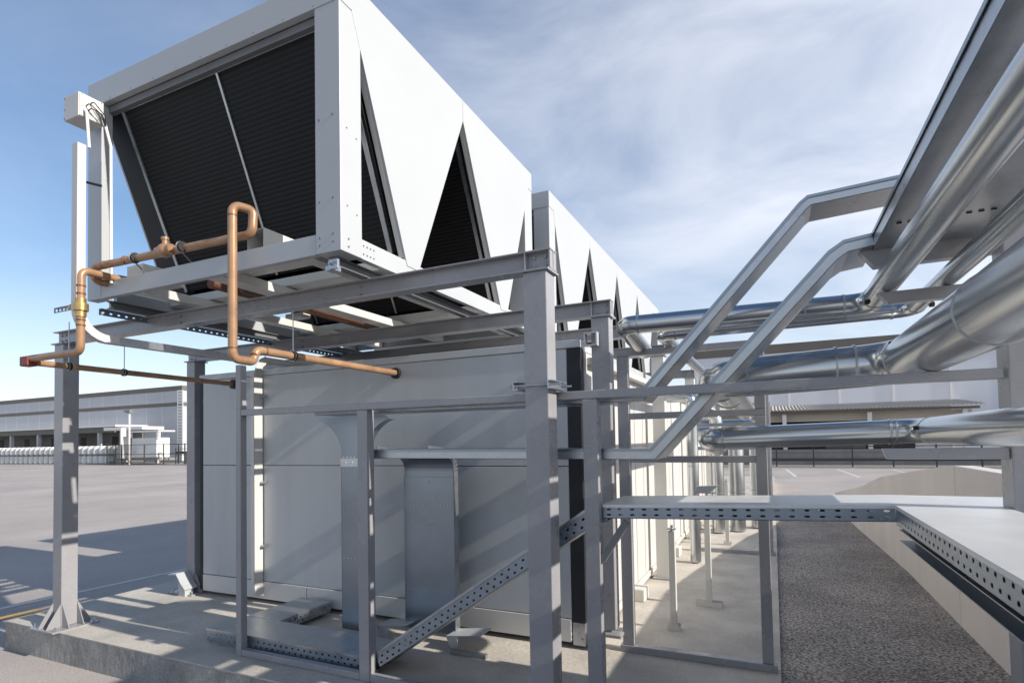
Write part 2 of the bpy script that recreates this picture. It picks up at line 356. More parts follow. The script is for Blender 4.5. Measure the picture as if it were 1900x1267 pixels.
# ------------------------------------------------------------------ dry coolers
XR, XL = -2.400, -5.07
def screw_grid(mb, pts, axis): bolts(mb, pts, axis, 0.0065, 0.004)
def cooler(y0, y1, z0, z1, apex, tips, hw, label):
    T = thing('dry_cooler', label, 'dry cooler', ((XL + XR) / 2, (y0 + y1) / 2, z0), 'dry coolers on the steel platform')
    zb = z0 + 0.13; za = z1 - 0.19; zt = zb + 0.02
    for x0, x1, dp in ((XR - .205, XR, .2), (XL, XL + .185, .085)):
        for ya, yb in ((y0, y0 + dp), (y1 - dp, y1)):
            MB().box(x0, x1, ya, yb, z0 + 0.001, z1 - .2).build('corner_post', M_WHITE, T, 0.004)
    for ya, yb in ((y0 - .002, y0 + .05), (y1 - .05, y1 + .002)):
        MB().box(XL - .002, XR + .001, ya, yb, z1 - .198, z1).build('top_rail', M_WHITE, T, 0.003)
        MB().box(XL + .187, XR - .207, ya + .004, yb, z0, zb).build('base_rail', M_WHITE, T, 0.003)
    for xa, xb in ((XR - .05, XR - .002), (XL + .002, XL + .05)):
        MB().box(xa, xb, y0 + .202, y1 - .202, z0, zb).build('base_rail', M_WHITE, T, 0.003)
    lip = MB(); lip.box(XL + .19, XR - .21, y0 + .052, y0 + .10, z1 - .255, z1 - .2); lip.build('coil_header_rail', M_STEELD, T, 0.002)
    # side V panels, both sides
    A = list(apex)
    for xs, ex in ((XR - .018, 0.0215), (XL - .0035, 0.0215)):
        for i in range(len(A) - 1):
            a, c = A[i], A[i + 1]; tp = tips[i]
            tl, trr = a, c
            if i == 0: tl = y0 - .003
            if i == len(A) - 2: trr = y1 + .003
            poly = [(xs, tl + .002, z1)]
            if i == 0: poly += [(xs, tl + .002, z1 - .2), (xs, a, z1 - .2)] if a - tl > .02 else []
            poly += [(xs, a + .003, za), (xs, tp - hw, zt), (xs, tp - hw * .75, z0 + .09), (xs, tp + hw * .75, z0 + .09), (xs, tp + hw, zt), (xs, c - .003, za)]
            if i == len(A) - 2 and trr - c > .02: poly += [(xs, c, z1 - .2), (xs, trr - .002, z1 - .2)]
            poly += [(xs, trr - .002, z1)]
            MB().prism(poly, (ex, 0, 0)).build('side_panel', M_WHITE, T, 0.002)
    # return flanges on the panel edges (right-hand side)
    for i, tp in enumerate(tips):
        for a, sgn in ((A[i], -1), (A[i + 1], 1)):
            for xa, xb, fm in ((XR - .055, XR - .0185, M_CREAM), (XL + .0185, XL + .29, M_DARK)):
                p0 = Vector((0, a, za)); p1 = Vector((0, tp + sgn * hw, zt))
                o = Vector((0, -sgn * .006, 0))
                fl = MB(); fl.prism([(xa, p0.y, p0.z), (xa, p1.y, p1.z), (xa, p1.y + o.y, p1.z), (xa, p0.y + o.y, p0.z)], (xb - xa, 0, 0)); fl.build('panel_flange', fm, T)
    # coils: two slabs per V, rows of fins across
    for i, tp in enumerate(tips):
        for a, sgn in ((A[i], -1), (A[i + 1], 1)):
            o1, o2 = (-.02, -.02) if (i == 0 and sgn < 0) else (.03, .02)
            top = Vector((0, a - sgn * o1, za - .03)); bot = Vector((0, tp + sgn * (hw - o2), zb + .06))
            d = (bot - top); ln = d.length; dn = d.normalized(); nrm = Vector((0, dn.z, -dn.y)) * sgn * -1
            if nrm.y * sgn < 0: nrm = -nrm
            x0, x1 = XL + .285, XR - .07; th = .045
            m = MB()
            q = [top + nrm * 0, bot + nrm * 0, bot - nrm * th, top - nrm * th]
            V = lambda x, p: (x, p.y, p.z)
            m.add([V(x0, q[0]), V(x1, q[0]), V(x1, q[1]), V(x0, q[1])], [(0, 1, 2, 3)], False, [[(0, ln), (x1 - x0, ln), (x1 - x0, 0), (0, 0)]])
            m.add([V(x0, q[3]), V(x1, q[3]), V(x1, q[2]), V(x0, q[2])], [(3, 2, 1, 0)], False, [[(0, 0), (x1 - x0, 0), (x1 - x0, ln), (0, ln)]])
            for x in (x0, x1): m.face([V(x, p) for p in q])
            m.face([V(x0, q[0]), V(x1, q[0]), V(x1, q[3]), V(x0, q[3])]); m.face([V(x0, q[1]), V(x1, q[1]), V(x1, q[2]), V(x0, q[2])])
            co = m.build('coil', M_COIL, T)
            fr = MB()
            for xc, wd in ((x0 + .02, .03), (x1 - .04, .035), ((x0 + x1) / 2 - .02, .02)):
                fr.prism([(xc - wd / 2, top.y, top.z), (xc - wd / 2, bot.y, bot.z), (xc - wd / 2, (bot + nrm * .012).y, (bot + nrm * .012).z), (xc - wd / 2, (top + nrm * .012).y, (top + nrm * .012).z)], (wd, 0, 0))
            tb = top + dn * .0; te = top + dn * .035
            fr.prism([(x0, tb.y, tb.z), (x0, te.y, te.z), (x0, (te + nrm * .012).y, (te + nrm * .012).z), (x0, (tb + nrm * .012).y, (tb + nrm * .012).z)], (x1 - x0, 0, 0))
            fr.build('coil_frame', M_GALV, co)
        MB().box(XL + .06, XR - .06, tp - hw - .02, tp + hw + .02, zb - .045, zb + .025).build('coil_tray', M_CREAM, T, 0.003)
    # base members
    for xc, wd in ((XR - .34, .11), (-3.62, .15), (-4.50, .10)):
        MB().box(xc - wd / 2, xc + wd / 2, y0 + .06, y1 - .06, z0 + .005, z0 + .075).build('base_member', M_CREAM, T, 0.003)
    for ya in (y0 + .21, y1 - .21): MB().box(-3.7, XR - .06, ya - .13, ya + .13, z0 + .078, z0 + .10).build('cross_member', M_CREAM, T, 0.003)
    # roof deck with fan rings
    MB().box(XL + .01, XR - .02, y0 + .055, y1 - .055, z1 - .03, z1 - .012).build('roof_deck', M_WHITE, T)
    for i in range(len(tips)):
        for xc in ((XR + XL) / 2 - .6, (XR + XL) / 2 + .6):
            f = MB(); n = 28; pa = []; vs = []; fs = []
            for k in range(n):
                an = 2 * math.pi * k / n
                for rr_, zz in ((.50, z1 - .011), (.46, z1 + .08), (.45, z1 + .08), (.45, z1 - .011)):
                    vs.append((xc + rr_ * math.cos(an), tips[i] + rr_ * math.sin(an), zz))
            for k in range(n):
                for j in range(4): fs.append((k * 4 + j, ((k + 1) % n) * 4 + j, ((k + 1) % n) * 4 + (j + 1) % 4, k * 4 + (j + 1) % 4))
            f.add(vs, fs, False)
            fa = f.build('fan_ring', M_STEELD, T)
            bl = MB()
            for k in range(7):
                an = 2 * math.pi * k / 7; u = Vector((math.cos(an), math.sin(an), 0)); vv = Vector((-u.y, u.x, 0))
                c = Vector((xc, tips[i], z1 + .03))
                bl.prism([c + u * .1 - vv * .03, c + u * .44 - vv * .08, c + u * .44 + vv * .08 + Vector((0, 0, .03)), c + u * .1 + vv * .03 + Vector((0, 0, .03))], (0, 0, .004))
            bl.tube([(xc, tips[i], z1), (xc, tips[i], z1 + .06)], .1, 14, True, True)
            bl.build('fan_blades', M_BLACK, fa)
    # copper headers below
    hd = MB()
    hd.tube([(-4.05, y0 + .35, z0 + .10), (-4.05, y1 - .3, z0 + .10)], .045, 12)
    hd.tube([(-3.88, y0 + .5, z0 + .06), (-3.88, y1 - .3, z0 + .06)], .03, 10)
    for k in range(int((y1 - y0) / 1.4)):
        yy = y0 + .9 + 1.4 * k
        hd.tube(arc_path([(-4.05, yy, z0 + .1), (-4.05, yy, z0 - .0), (-3.80, yy, z0 - .0), (-3.80, yy, z0 + .2)], .045), .016, 8)
    hd.build('copper_header', M_COPD, T)
    for k in range(int((y1 - y0) / 1.4)):
        yy = y0 + 1.25 + 1.4 * k
        MB().box(-4.2, -4.0, yy, yy + .12, z0 + .0, z0 + .04).build('header_bracket', M_CREAM, T, 0.003)
    # screws on the visible corner
    sc = MB()
    for z in (z0 + .05, z0 + .10, z0 + .33, z0 + .36 + .5): sc_pts = [(XR - .17, y0 - .0, z), (XR - .06, y0 - .0, z + .012)]; bolts(sc, sc_pts, (0, -1, 0), .007, .004)
    for z in (z0 + .04, z0 + .09): bolts(sc, [(XR, y0 + .07, z)], (1, 0, 0), .007, .004)
    for z in (z0 + .30, z0 + .8): bolts(sc, [(XR, y0 + .06, z), (XR, y0 + .15, z - .03)], (1, 0, 0), .005, .004)
    for k in range(4): bolts(sc, [(XR - .002, y0 + .215 + .035 * k, z0 + .035), (XR - .002, y0 + .215 + .035 * k, z0 + .09)], (1, 0, 0), .006, .004)
    for k in range(9): bolts(sc, [(XL + .3 + .27 * k, y0 - .002, z1 - .18)], (0, -1, 0), .004, .003)
    sc.build('screws', M_STEELD, T)
    return T
c1 = cooler(2.70, 5.81, 2.90, 4.70, [2.81, 4.26, 5.72], [3.475, 5.04], .1, 'nearer white dry cooler with black V coils, its open end overhanging the copper pipes')
c2 = cooler(6.36, 13.6, 2.90, 4.74, [6.5, 8.04, 9.64, 11.25, 12.9], [7.16, 8.87, 10.45, 12.05], .155, 'farther and longer white dry cooler with four V shaped panels behind the first')
# open channel ends lying on the front base rail of the near cooler
def openbox(x0, x1, y0, y1, z0, z1, th, name, m, parent):
    q = MB(); q.box(x0, x1, y0, y1, z0, z0 + th); q.box(x0, x1, y0, y1, z1 - th, z1); q.box(x0, x0 + th, y0, y1, z0 + th, z1 - th); q.box(x1 - th, x1, y0, y1, z0 + th, z1 - th)
    return q.build(name, m, parent)
openbox(-3.29, -3.13, 2.76, 3.15, 3.035, 3.19, .006, 'channel_box', M_CREAM, c1)
MB().box(-4.68, -4.48, 2.78, 3.12, 3.035, 3.15).build('channel_box', M_CREAM, c1, .003)

# ------------------------------------------------------------------ steel platform frame
sf = thing('steel_platform', 'grey painted steel beam and post platform carrying the dry coolers over the enclosure', 'steel frame', (-3.75, 6, 0))
def post(x0, x1, y0, y1, z0, z1, parent, foot=True):
    p = MB().box(x0, x1, y0, y1, z0 + .016, z1).build('post', M_STEEL, parent, 0.006)
    xc, yc = (x0 + x1) / 2, (y0 + y1) / 2
    MB().box(x0 - .02, x1 + .02, y0 - .02, y1 + .02, z1, z1 + .012).build('cap_plate', M_STEEL, p)
    if foot:
        b_ = MB().box(xc - .2, xc + .2, yc - .2, yc + .2, z0, z0 + .015)
        b_.build('base_plate', M_STEEL, p, .002)
        for dx, dy in ((1, 0), (-1, 0), (0, 1), (0, -1)):
            fx = x1 if dx > 0 else x0; fy = y1 if dy > 0 else y0
            for off in ((x1 - x0) / 2 - .012, -(x1 - x0) / 2 + .012):
                gs = MB()
                if dx: gs.prism([(fx + dx * .001, yc + off, z0 + .016), (xc + dx * .19, yc + off, z0 + .016), (xc + dx * .17, yc + off, z0 + .06), (fx + dx * .001, yc + off, z0 + .23)], (0, .006, 0))
                else: gs.prism([(xc + off, fy + dy * .001, z0 + .016), (xc + off, yc + dy * .19, z0 + .016), (xc + off, yc + dy * .17, z0 + .06), (xc + off, fy + dy * .001, z0 + .23)], (.006, 0, 0))
                gs.build('gusset', M_STEEL, p)
        for sx in (-1, 1):
            for sy in (-1, 1): MB().tube([(xc + sx * .165, yc + sy * .165, z0 + .015), (xc + sx * .165, yc + sy * .165, z0 + .05)], .009, 6, True, False).build('anchor_bolt', M_GALV, p)
    return p
post(-6.30, -6.15, 3.07, 3.21, 0, 2.70, sf)
post(-1.335, -1.185, 3.07, 3.21, 0, 2.70, sf)
post(-6.29, -6.15, 4.42, 4.56, 0, 2.69, sf)
for yy in (4.44, 6.95, 9.85, 12.7):
    pm_ = post(-1.33, -1.18, yy, yy + .13, .16 if yy < 5 else 0.0, 2.69, sf, False)
    if yy > 5: pm_.data.materials[0] = M_CREAM
    ft = MB(); ft.box(-1.37, -1.13, yy - .05, yy + .16, .13 if yy < 5 else .0, .155 if yy < 5 else .02); ft.build('base_plate', M_STEEL, sf, .003)
    if yy > 5: post(-6.29, -6.15, yy, yy + .13, 0, 2.69, sf, False)
def beam(yc, z0, z1, x0=-6.38, x1=-1.165, fw=.11):
    m = MB(); hbeam_x(m, x0, x1, yc, z0, z1, fw); o = m.build('beam', M_STEEL, sf, 0.0015)
    MB().box(x1 - .17, x1 - .165, yc - fw / 2, yc + fw / 2, z0 + .01, z1 - .01).build('end_stiffener', M_STEEL, o)
    pl = MB(); pl.box(x1 - .012, x1 - .004, yc - fw / 2 + .002, yc + fw / 2 - .002, z0 + .01, z1 - .01)
    for bp_ in [(x, yc - .006, z) for x in (x1 - .05, x1 - .12, -2.62, -4.55, -6.25, -6.32) for z in (z0 + .035, z1 - .035)]: bolts(MB(), [bp_], (0, -1, 0), .010, .009).build('bolt', M_STEEL, o)
    pl.build('end_stiffener', M_STEEL, o)
    return o
beam(3.15, 2.715, 2.838)
beam(4.51, 2.705, 2.832, fw=.10)
for yy in (5.6, 7.02, 9.9, 12.75): beam(yy, 2.705, 2.832)
for xc in (XR - .14, XL + .16):
    r_ = MB()
    r_.box(xc - .035, xc + .035, 2.78, 13.5, 2.839, 2.845); r_.box(xc - .035, xc + .035, 2.78, 13.5, 2.893, 2.899); r_.box(xc - .004, xc + .004, 2.78, 13.5, 2.8455, 2.8925)
    r_.build('support_rail', M_STEELD, sf)
cb = MB(); cb.box(-2.56, -2.49, 2.735, 2.80, 2.80, 2.83); cb.box(-2.52, -2.45, 2.72, 2.74, 2.80, 2.86); bolts(cb, [(-2.5, 2.72, 2.83), (-2.47, 2.72, 2.84)], (0, -1, 0), .008, .02)
cb.build('rail_clamp', M_GALV, sf)
# angled flashing shoe at the foot of the rear left post
sh = MB(); pts = [(-6.36, .235), (-6.22, .25), (-6.13, .14), (-6.07, .09)]
for i in range(3):
    (xa, za), (xb, zb_) = pts[i], pts[i + 1]; sh.prism([(xa, 4.24, za), (xb, 4.24, zb_), (xb, 4.24, zb_ - .012), (xa, 4.24, za - .012)], (0, .16, 0))
sh.prism([(-6.2, 4.26, .22), (-6.09, 4.26, .10), (-6.09, 4.26, 0.0), (-6.2, 4.26, 0.0)], (0, .1, 0))
sh.build('foot_bracket', M_WHITE, sf)

# ------------------------------------------------------------------ plant enclosure
pe = thing('plant_enclosure', 'large grey panelled plant enclosure box standing on the concrete slab under the coolers', 'plant enclosure', (-3.74, 9, 0))
EX0, EX1, EY = -6.05, -1.42, 4.42
MB().box(EX0 + .05, EX1 - .12, EY, EY + .06, .235, 1.474).build('wall_panel', M_PANEL, pe, .003)
MB().box(EX0 + .05, EX1 - .12, EY, EY + .06, 1.480, 2.452).build('wall_panel', M_PANEL, pe, .003)
MB().box(EX0 + .0, EX1, EY - .012, EY + .08, 2.455, 2.52).build('cap_rail', M_PANEL, pe, .004)
MB().box(EX0 + .0, EX0 + .048, EY - .004, EY + .08, .05, 2.452).build('corner_trim', M_DARK, pe, .003)
MB().box(EX1 - .118, EX1, EY - .004, EY + .08, .21, 2.452).build('corner_trim', M_DARK, pe, .003)
for xa, xb in ((EX0 + .055, -4.42), (-4.41, -2.75), (-2.74, EX1 - .125)):
    MB().box(xa, xb, EY - .008, EY + .05, .045, .228).build('skirt_panel', M_SIDEP, pe, .003)
q = MB(); q.box(EX1 - .115, EX1 - .01, EY + .005, EY + .08, .02, .205); bolts(q, [(EX1 - .06, EY + .004, .17), (EX1 - .06, EY + .004, .12), (EX1 - .04, EY + .004, .07)], (0, -1, 0), .012, .01)
q.build('corner_foot', M_GALV, pe, .003)
MB().box(EX0 + .01, EX1 - .01, EY + .085, 15.9, 2.44, 2.50).build('roof', M_PANEL, pe)
MB().box(EX0 + .01, EX0 + .06, EY + .085, 15.9, .05, 2.435).build('wall_panel', M_PANEL, pe)
MB().box(EX0 + .065, EX1 - .1, 15.84, 15.9, .05, 2.435).build('wall_panel', M_PANEL, pe)
ys = [EY + .085, 6.35, 6.78, 8.6, 9.6, 11.3, 12.4, 14.2, 15.9]
for i in range(len(ys) - 1):
    MB().box(EX1 - .06, EX1, ys[i] + .012, ys[i + 1] - .012, .10, 2.43).build('side_panel', M_SIDEP, pe, .004)
for y in ys[1:-1]:
    MB().box(EX1 - .055, EX1 - .02, y - .012, y + .012, .08, 2.43).build('panel_gasket', M_DARK, pe)
MB().box(EX1 - .05, EX1 + .02, EY + .085, 15.9, .03, .095).build('side_sill', M_CREAM, pe, .003)
for y in (5.9, 8.3, 10.9, 13.4):
    q = MB(); q.box(EX1 + .021, EX1 + .16, y, y + .22, .0, .13); q.build('foot_block', M_CREAM, pe, .01)
q = MB(); q.box(EX1 + .001, EX1 + .09, 4.6, 15.9, 2.33, 2.39); q.build('side_gutter', M_SIDEP, pe, .003)
for x, z in ((-3.26, 2.36), (-5.48, 2.385)):
    q = MB(); q.tube([(x, EY - .03, z), (x, EY + .002, z)], .052, 20); q.build('pipe_grommet', M_BLACK, pe)
# box section stub by the rear right post
tag(openbox(-1.37, -1.26, 4.36, 4.42, 2.45, 2.56, .012, 'bracket_stub', M_WHITE, None), 'small white open box bracket on the roof corner of the plant enclosure', 'bracket')

# ------------------------------------------------------------------ front pipe support frame (Y = 3.24)
ff = thing('pipe_support_frame', 'front grey square tube frame with long horizontal rail across the whole view', 'support frame', (-1.5, 3.27, 0))
FY0, FY1 = 3.24, 3.30
MB().box(-3.945, .955, FY0 + .001, FY1 - .001, 1.94, 1.99).build('rail', M_STEEL, ff, .004)
MB().box(-4.005, -3.955 + .008, FY0, FY1, .0, 2.36).build('post', M_STEEL, ff, .004)
MB().box(-2.745, -2.655, FY0, FY1 + .02, .002, 1.938).build('post', M_STEEL, ff, .004)
MB().box(-1.035, -.945, FY0, FY1 + .02, .002, 1.938).build('post', M_STEEL, ff, .004)
MB().box(-3.945, -2.747, FY0 + .002, FY1 - .002, .003, .052).build('bottom_rail', M_STEEL, ff, .004)
MB().box(-2.653, -1.037, FY0 + .002, FY1 - .002, .003, .052).build('bottom_rail', M_STEEL, ff, .004)
MB().box(.965, 1.115, FY0 - .02, FY1 + .07, -.02, 3.3).build('post', M_STEEL, ff, .006)
q = MB(); q.prism([(.48, FY0, 1.627), (.50, FY0, 1.575), (.962, FY0, 1.575), (.962, FY0, 1.627)], (0, .06, 0)); q.build('bracket_arm', M_STEEL, ff, .003)
q = MB(); q.prism([(.50, 3.36, 2.415), (.55, 3.36, 2.355), (1.04, 3.36, 2.355), (1.04, 3.36, 2.415)], (0, .06, 0)); q.build('bracket_arm', M_STEEL, ff, .003)
q = MB(); q.prism([(.43, 3.4, 2.655), (.50, 3.4, 2.56), (1.04, 3.4, 2.56), (1.04, 3.4, 2.655)], (0, .07, 0)); q.build('bracket_arm', M_STEEL, ff, .003)
MB().bar((-.943, FY0 + .03, .98), (-.79, FY0 + .03, 1.215), .04, .04, (0, 1, 0)).build('brace', M_STEELD, ff)
# beam clamp on the front right post
cl = thing('beam_clamp', 'galvanised threaded rod clamp gripping the front right platform post', 'clamp', (-1.26, 3.05, 1.98))
for yy in (3.045, 3.235): MB().tube([(-1.42, yy, 2.02), (-1.10, yy, 2.02)], .006, 8).build('threaded_rod', M_GALV, cl)
for x in (-1.375, -1.155):
    q = MB(); q.box(x - .016, x + .016, 3.02, 3.26, 1.995, 2.0); q.box(x - .016, x + .016, 3.02, 3.26, 2.04, 2.045); q.box(x - .016, x - .011, 3.02, 3.26, 2.001, 2.039); q.build('clamp_channel', M_GALV, cl)

# ------------------------------------------------------------------ portals carrying the pipes along the enclosure
def portal(y, label, zt=(2.41, 1.90, 1.555)):
    T = thing('pipe_portal', label, 'support frame', (-.6, y, 0), 'pipe portals beside the enclosure')
    MB().box(-1.14, -1.05, y, y + .06, .056, zt[0] - .052).build('post', M_STEEL, T, .004)
    MB().box(-.12, -.045, y, y + .06, .056, zt[1] - .052).build('post', M_STEEL, T, .004)
    MB().box(-1.16, -.02, y - .01, y + .07, .0, .054).build('bottom_rail', M_STEEL, T, .004)
    MB().box(-1.14, -.045, y, y + .06, zt[0] - .05, zt[0]).build('rail', M_STEEL, T, .004)
    MB().box(-1.049, -.045, y + .001, y + .059, zt[1] - .05, zt[1]).build('rail', M_STEEL, T, .004)
    MB().box(-1.049, -.121, y + .001, y + .059, zt[2] - .05, zt[2]).build('rail', M_STEEL, T, .004)
    MB().box(-.12, -.045, y, y + .06, zt[1] + .001, zt[0] - .051).build('post', M_STEEL, T, .004)
    return T
portal(4.5, 'nearest grey pipe portal, its wide bottom rail by the slab edge')
portal(8.84, 'middle grey pipe portal behind the two floor stanchions')
portal(13.1, 'farthest grey pipe portal beside the vertical ducts')

# ------------------------------------------------------------------ stanchions on the slab
def stanchion(x, y, h, wide, label, head=False):
    T = thing('stanchion', label, 'stanchion', (x, y, 0), 'floor stanchions on the slab')
    MB().box(x - .028, x + .028, y - .028, y + .028, .012, h).build('post', M_CREAM, T, .003)
    b_ = MB(); b_.box(x - wide, x + wide, y - .05, y + .05, 0, .011); b_.box(x - wide, x + wide, y - .05, y - .042, .0115, .05); b_.box(x - wide, x + wide, y + .042, y + .05, .0115, .05)
    b_.build('foot_plate', M_CREAM, T)
    q = MB(); q.tube([(x, y, h), (x, y, h + .05)], .014, 8); q.box(x - .035, x + .035, y - .035, y + .035, h + .012, h + .02); q.build('head_bolt', M_GALV, T)
    if head:
        q = MB(); q.box(x - .10, x + .09, y - .04, y + .04, h + .051, h + .06); q.prism([(x - .1, y - .04, h + .061), (x + .04, y - .04, h + .061), (x + .12, y - .04, h + .13), (x - .08, y - .04, h + .12)], (0, .08, 0))
        q.build('saddle', M_GALV, T)
stanchion(-.85, 5.18, .87, .05, 'nearer cream stanchion with a small square foot on the slab')
stanchion(-.635, 6.02, 1.08, .125, 'cream stanchion with a wide channel foot and a galvanised saddle on top', True)
stanchion(-.70, 9.5, .98, .06, 'distant cream stanchion beyond the middle pipe portal')

# ------------------------------------------------------------------ galvanised clad pipes
def band(pts_c, d, r, w=.012): 
    d = Vector(d).normalized(); c = Vector(pts_c); return [c - d * w / 2, c + d * w / 2], r + .0035
def clad_pipe(name, label, path, rad, r, bends, cuts, extra=None):
    """path: corner points; one pipe with segmented elbows and raised seam bands"""
    T = thing(name, label, 'pipe', path[0])
    pp = [Vector(p) for p in path]
    full = arc_path(pp, rad, 5)
    MB().tube(full, r, 40).build('cladding', M_GALVP, T)
    for c, d in cuts:
        (a, b_), rr_ = band(c, d, r); MB().tube([a, b_], rr_, 40, True).build('seam_band', M_GALV, T)
    return T
# M : big middle
mt = clad_pipe('clad_pipe', 'largest galvanised pipe, resting on the long front rail and bending away to the left', [(.70, -3, 2.119), (.70, 4.0, 2.119), (-.33, 4.0, 2.08), (-.36, 9.0, 2.06)], [.22, .17], .128, None,
    [((.46, 4.0, 2.115), (1, 0, 0)), ((.36, 4.0, 2.112), (1, 0, 0)), ((.70, 3.75, 2.119), (0, 1, 0)), ((.70, 2.4, 2.119), (0, 1, 0)), ((-.14, 4.0, 2.09), (1, 0, 0)), ((-.345, 5.2, 2.07), (0, 1, 0)), ((-.34, 4.2, 2.07), (0, 1, 0))])
p3 = clad_pipe('clad_pipe', 'lowest galvanised pipe, running left above the parking lot to a short end elbow', [(.86, -3, 1.725), (.84, 4.2, 1.715), (-.42, 4.2, 1.685), (-.42, 4.9, 1.62)], [.14, .085], .076, None,
    [((.66, 4.2, 1.711), (1, 0, 0)), ((.69, 4.2, 1.711), (1, 0, 0)), ((.84, 4.0, 1.715), (0, 1, 0)), ((-.32, 4.2, 1.69), (1, 0, 0))])
u1 = clad_pipe('clad_pipe', 'upper galvanised pipe, thicker of the two sloping up to the top right', [(.555, -3, 2.483), (.555, 3.95, 2.483), (-.95, 3.95, 2.50), (-.95, 4.7, 2.42)], [.12, .075], .064, None,
    [((.41, 3.95, 2.484), (1, 0, 0)), ((.555, 3.78, 2.483), (0, 1, 0)), ((-.84, 3.95, 2.498), (1, 0, 0)), ((.2, 3.95, 2.487), (1, 0, 0)), ((-.3, 3.95, 2.492), (1, 0, 0))])
u2 = clad_pipe('clad_pipe', 'thinner galvanised pipe running behind and below the upper thick one', [(.80, -3, 2.468), (.80, 4.17, 2.462), (-.72, 4.17, 2.45), (-.72, 8.0, 2.44)], [.09, .07], .046, None,
    [((.69, 4.17, 2.46), (1, 0, 0)), ((.80, 4.05, 2.462), (0, 1, 0)), ((-.62, 4.17, 2.45), (1, 0, 0)), ((-.72, 5.5, 2.445), (0, 1, 0))])
# strap buckles
for T, c in ((mt, (.61, 3.72, 2.2)), (p3, (.76, 4.0, 1.73)), (u1, (.50, 3.7, 2.44)), (u1, (.62, 3.6, 2.42)), (u2, (.83, 3.85, 2.42))):
    MB().box(c[0] - .012, c[0] + .012, c[1] - .015, c[1] + .015, c[2] - .012, c[2] + .012).build('strap_buckle', M_BLACK, T, .003)
# pipes running along the enclosure beyond the first portal, and vertical drops
for i, (x, y, ztop, r) in enumerate(((-.92, 10.6, 2.1, .11), (-.62, 10.9, 1.75, .13), (-.30, 11.4, 1.9, .12), (-1.0, 8.0, 2.25, .07))):
    T = thing('riser_pipe', ('left hand galvanised riser beyond the middle portal', 'middle galvanised riser beyond the middle portal', 'right hand thick galvanised riser beyond the middle portal', 'slim galvanised riser close to the enclosure side before the middle portal')[i], 'pipe', (x, y, 0), 'galvanised risers beside the enclosure')
    MB().tube(arc_path([(x, y, 0.02), (x, y, ztop), (EX1 + .09, y, ztop)], r * 1.3, 6), r, 28).build('cladding', M_GALVP, T)
    for z in (.7, 1.3): MB().tube([(x, y, z), (x, y, z + .015)], r + .004, 28).build('seam_band', M_GALV, T)

# ------------------------------------------------------------------ cable trays
def tray(name, label, segs, w, h, m_side, parent_loc, lid_up=True, cat='cable tray', lidover=.006, group=None):
    """segs: list of (p0, p1): points on the top outer edge line of the tray; the tray body lies on the +side"""
    pass
def tray_run(T, pts, wdir, w, h, mside=None, lid=True, partname='tray_body', mlid=None):
    """open channel with side walls following polyline pts (top front edge); wdir = width direction; hollow, with lid"""
    mside = mside or M_GALV; W_ = Vector(wdir).normalized() * w; pts = [Vector(p) for p in pts]
    th = .003; body = MB(); sides = (MB(), MB()); lidm = MB(); u0 = 0
    n = len(pts); ups = []
    for i in range(n - 1):
        d = (pts[i + 1] - pts[i]).normalized(); u = d.cross(W_.normalized()); 
        if u.z < 0 or (abs(u.z) < 1e-3 and u.dot(Vector((0, -1, 0))) < 0): u = -u
        ups.append(u)
    vup = []
    for i in range(n):
        if i == 0: v = ups[0]; k = 1
        elif i == n - 1: v = ups[-1]; k = 1
        else:
            v = (ups[i - 1] + ups[i]).normalized(); k = 1 / max(.4, v.dot(ups[i]))
        vup.append(v * k)
    for i in range(n - 1):
        a, b_ = pts[i], pts[i + 1]; ua, ub = vup[i], vup[i + 1]; ln = (b_ - a).length
        a0, b0 = a - ua * h, b_ - ub * h
        for off, sgn in ((Vector((0, 0, 0)), 1), (W_, -1)):
            sidem = sides[0 if sgn > 0 else 1]; inn = W_.normalized() * th * sgn
            P = [a0 + off, b0 + off, b_ + off, a + off]; Q = [p + inn for p in P]
            sidem.add(P, [(0, 1, 2, 3)], False, [[(u0, 0), (u0 + ln, 0), (u0 + ln, h), (u0, h)]])
            sidem.add(Q, [(3, 2, 1, 0)], False, [[(u0, h), (u0 + ln, h), (u0 + ln, 0), (u0, 0)]])
        u0 += ln
        e = ub; dd = W_
        body.add([a0, b0, b0 + dd, a0 + dd, a0 + ua * th, b0 + ub * th, b0 + dd + ub * th, a0 + dd + ua * th], [(0, 3, 2, 1), (4, 5, 6, 7), (0, 1, 5, 4), (2, 3, 7, 6), (1, 2, 6, 5), (3, 0, 4, 7)])
        if lid:
            o1 = -W_.normalized() * .007; o2 = W_ + W_.normalized() * .007; lh = min(.012, h * .2)
            A = [a + ua * .002, b_ + ub * .002]
            v = [A[0] + o1, A[1] + o1, A[1] + o2, A[0] + o2]; v2 = [v[0] + ua * .003, v[1] + ub * .003, v[2] + ub * .003, v[3] + ua * .003]
            lidm.add(v + v2, [(0, 3, 2, 1), (4, 5, 6, 7), (0, 1, 5, 4), (2, 3, 7, 6), (1, 2, 6, 5), (3, 0, 4, 7)])
            for oo, sg in ((o1, 1), (o2, -1)):
                t2 = W_.normalized() * .003 * sg
                p = [a + oo + ua * .0019, b_ + oo + ub * .0019, b_ + oo - ub * lh, a + oo - ua * lh]; p2 = [x + t2 for x in p]
                lidm.add(p + p2, [(0, 1, 2, 3), (7, 6, 5, 4), (0, 4, 5, 1), (1, 5, 6, 2), (2, 6, 7, 3), (3, 7, 4, 0)])
    body.build(partname, M_GALV, T)
    for sidem in sides: sidem.build('side_wall', mside, T)
    if lid: lidm.build('lid', mlid or M_LID, T)

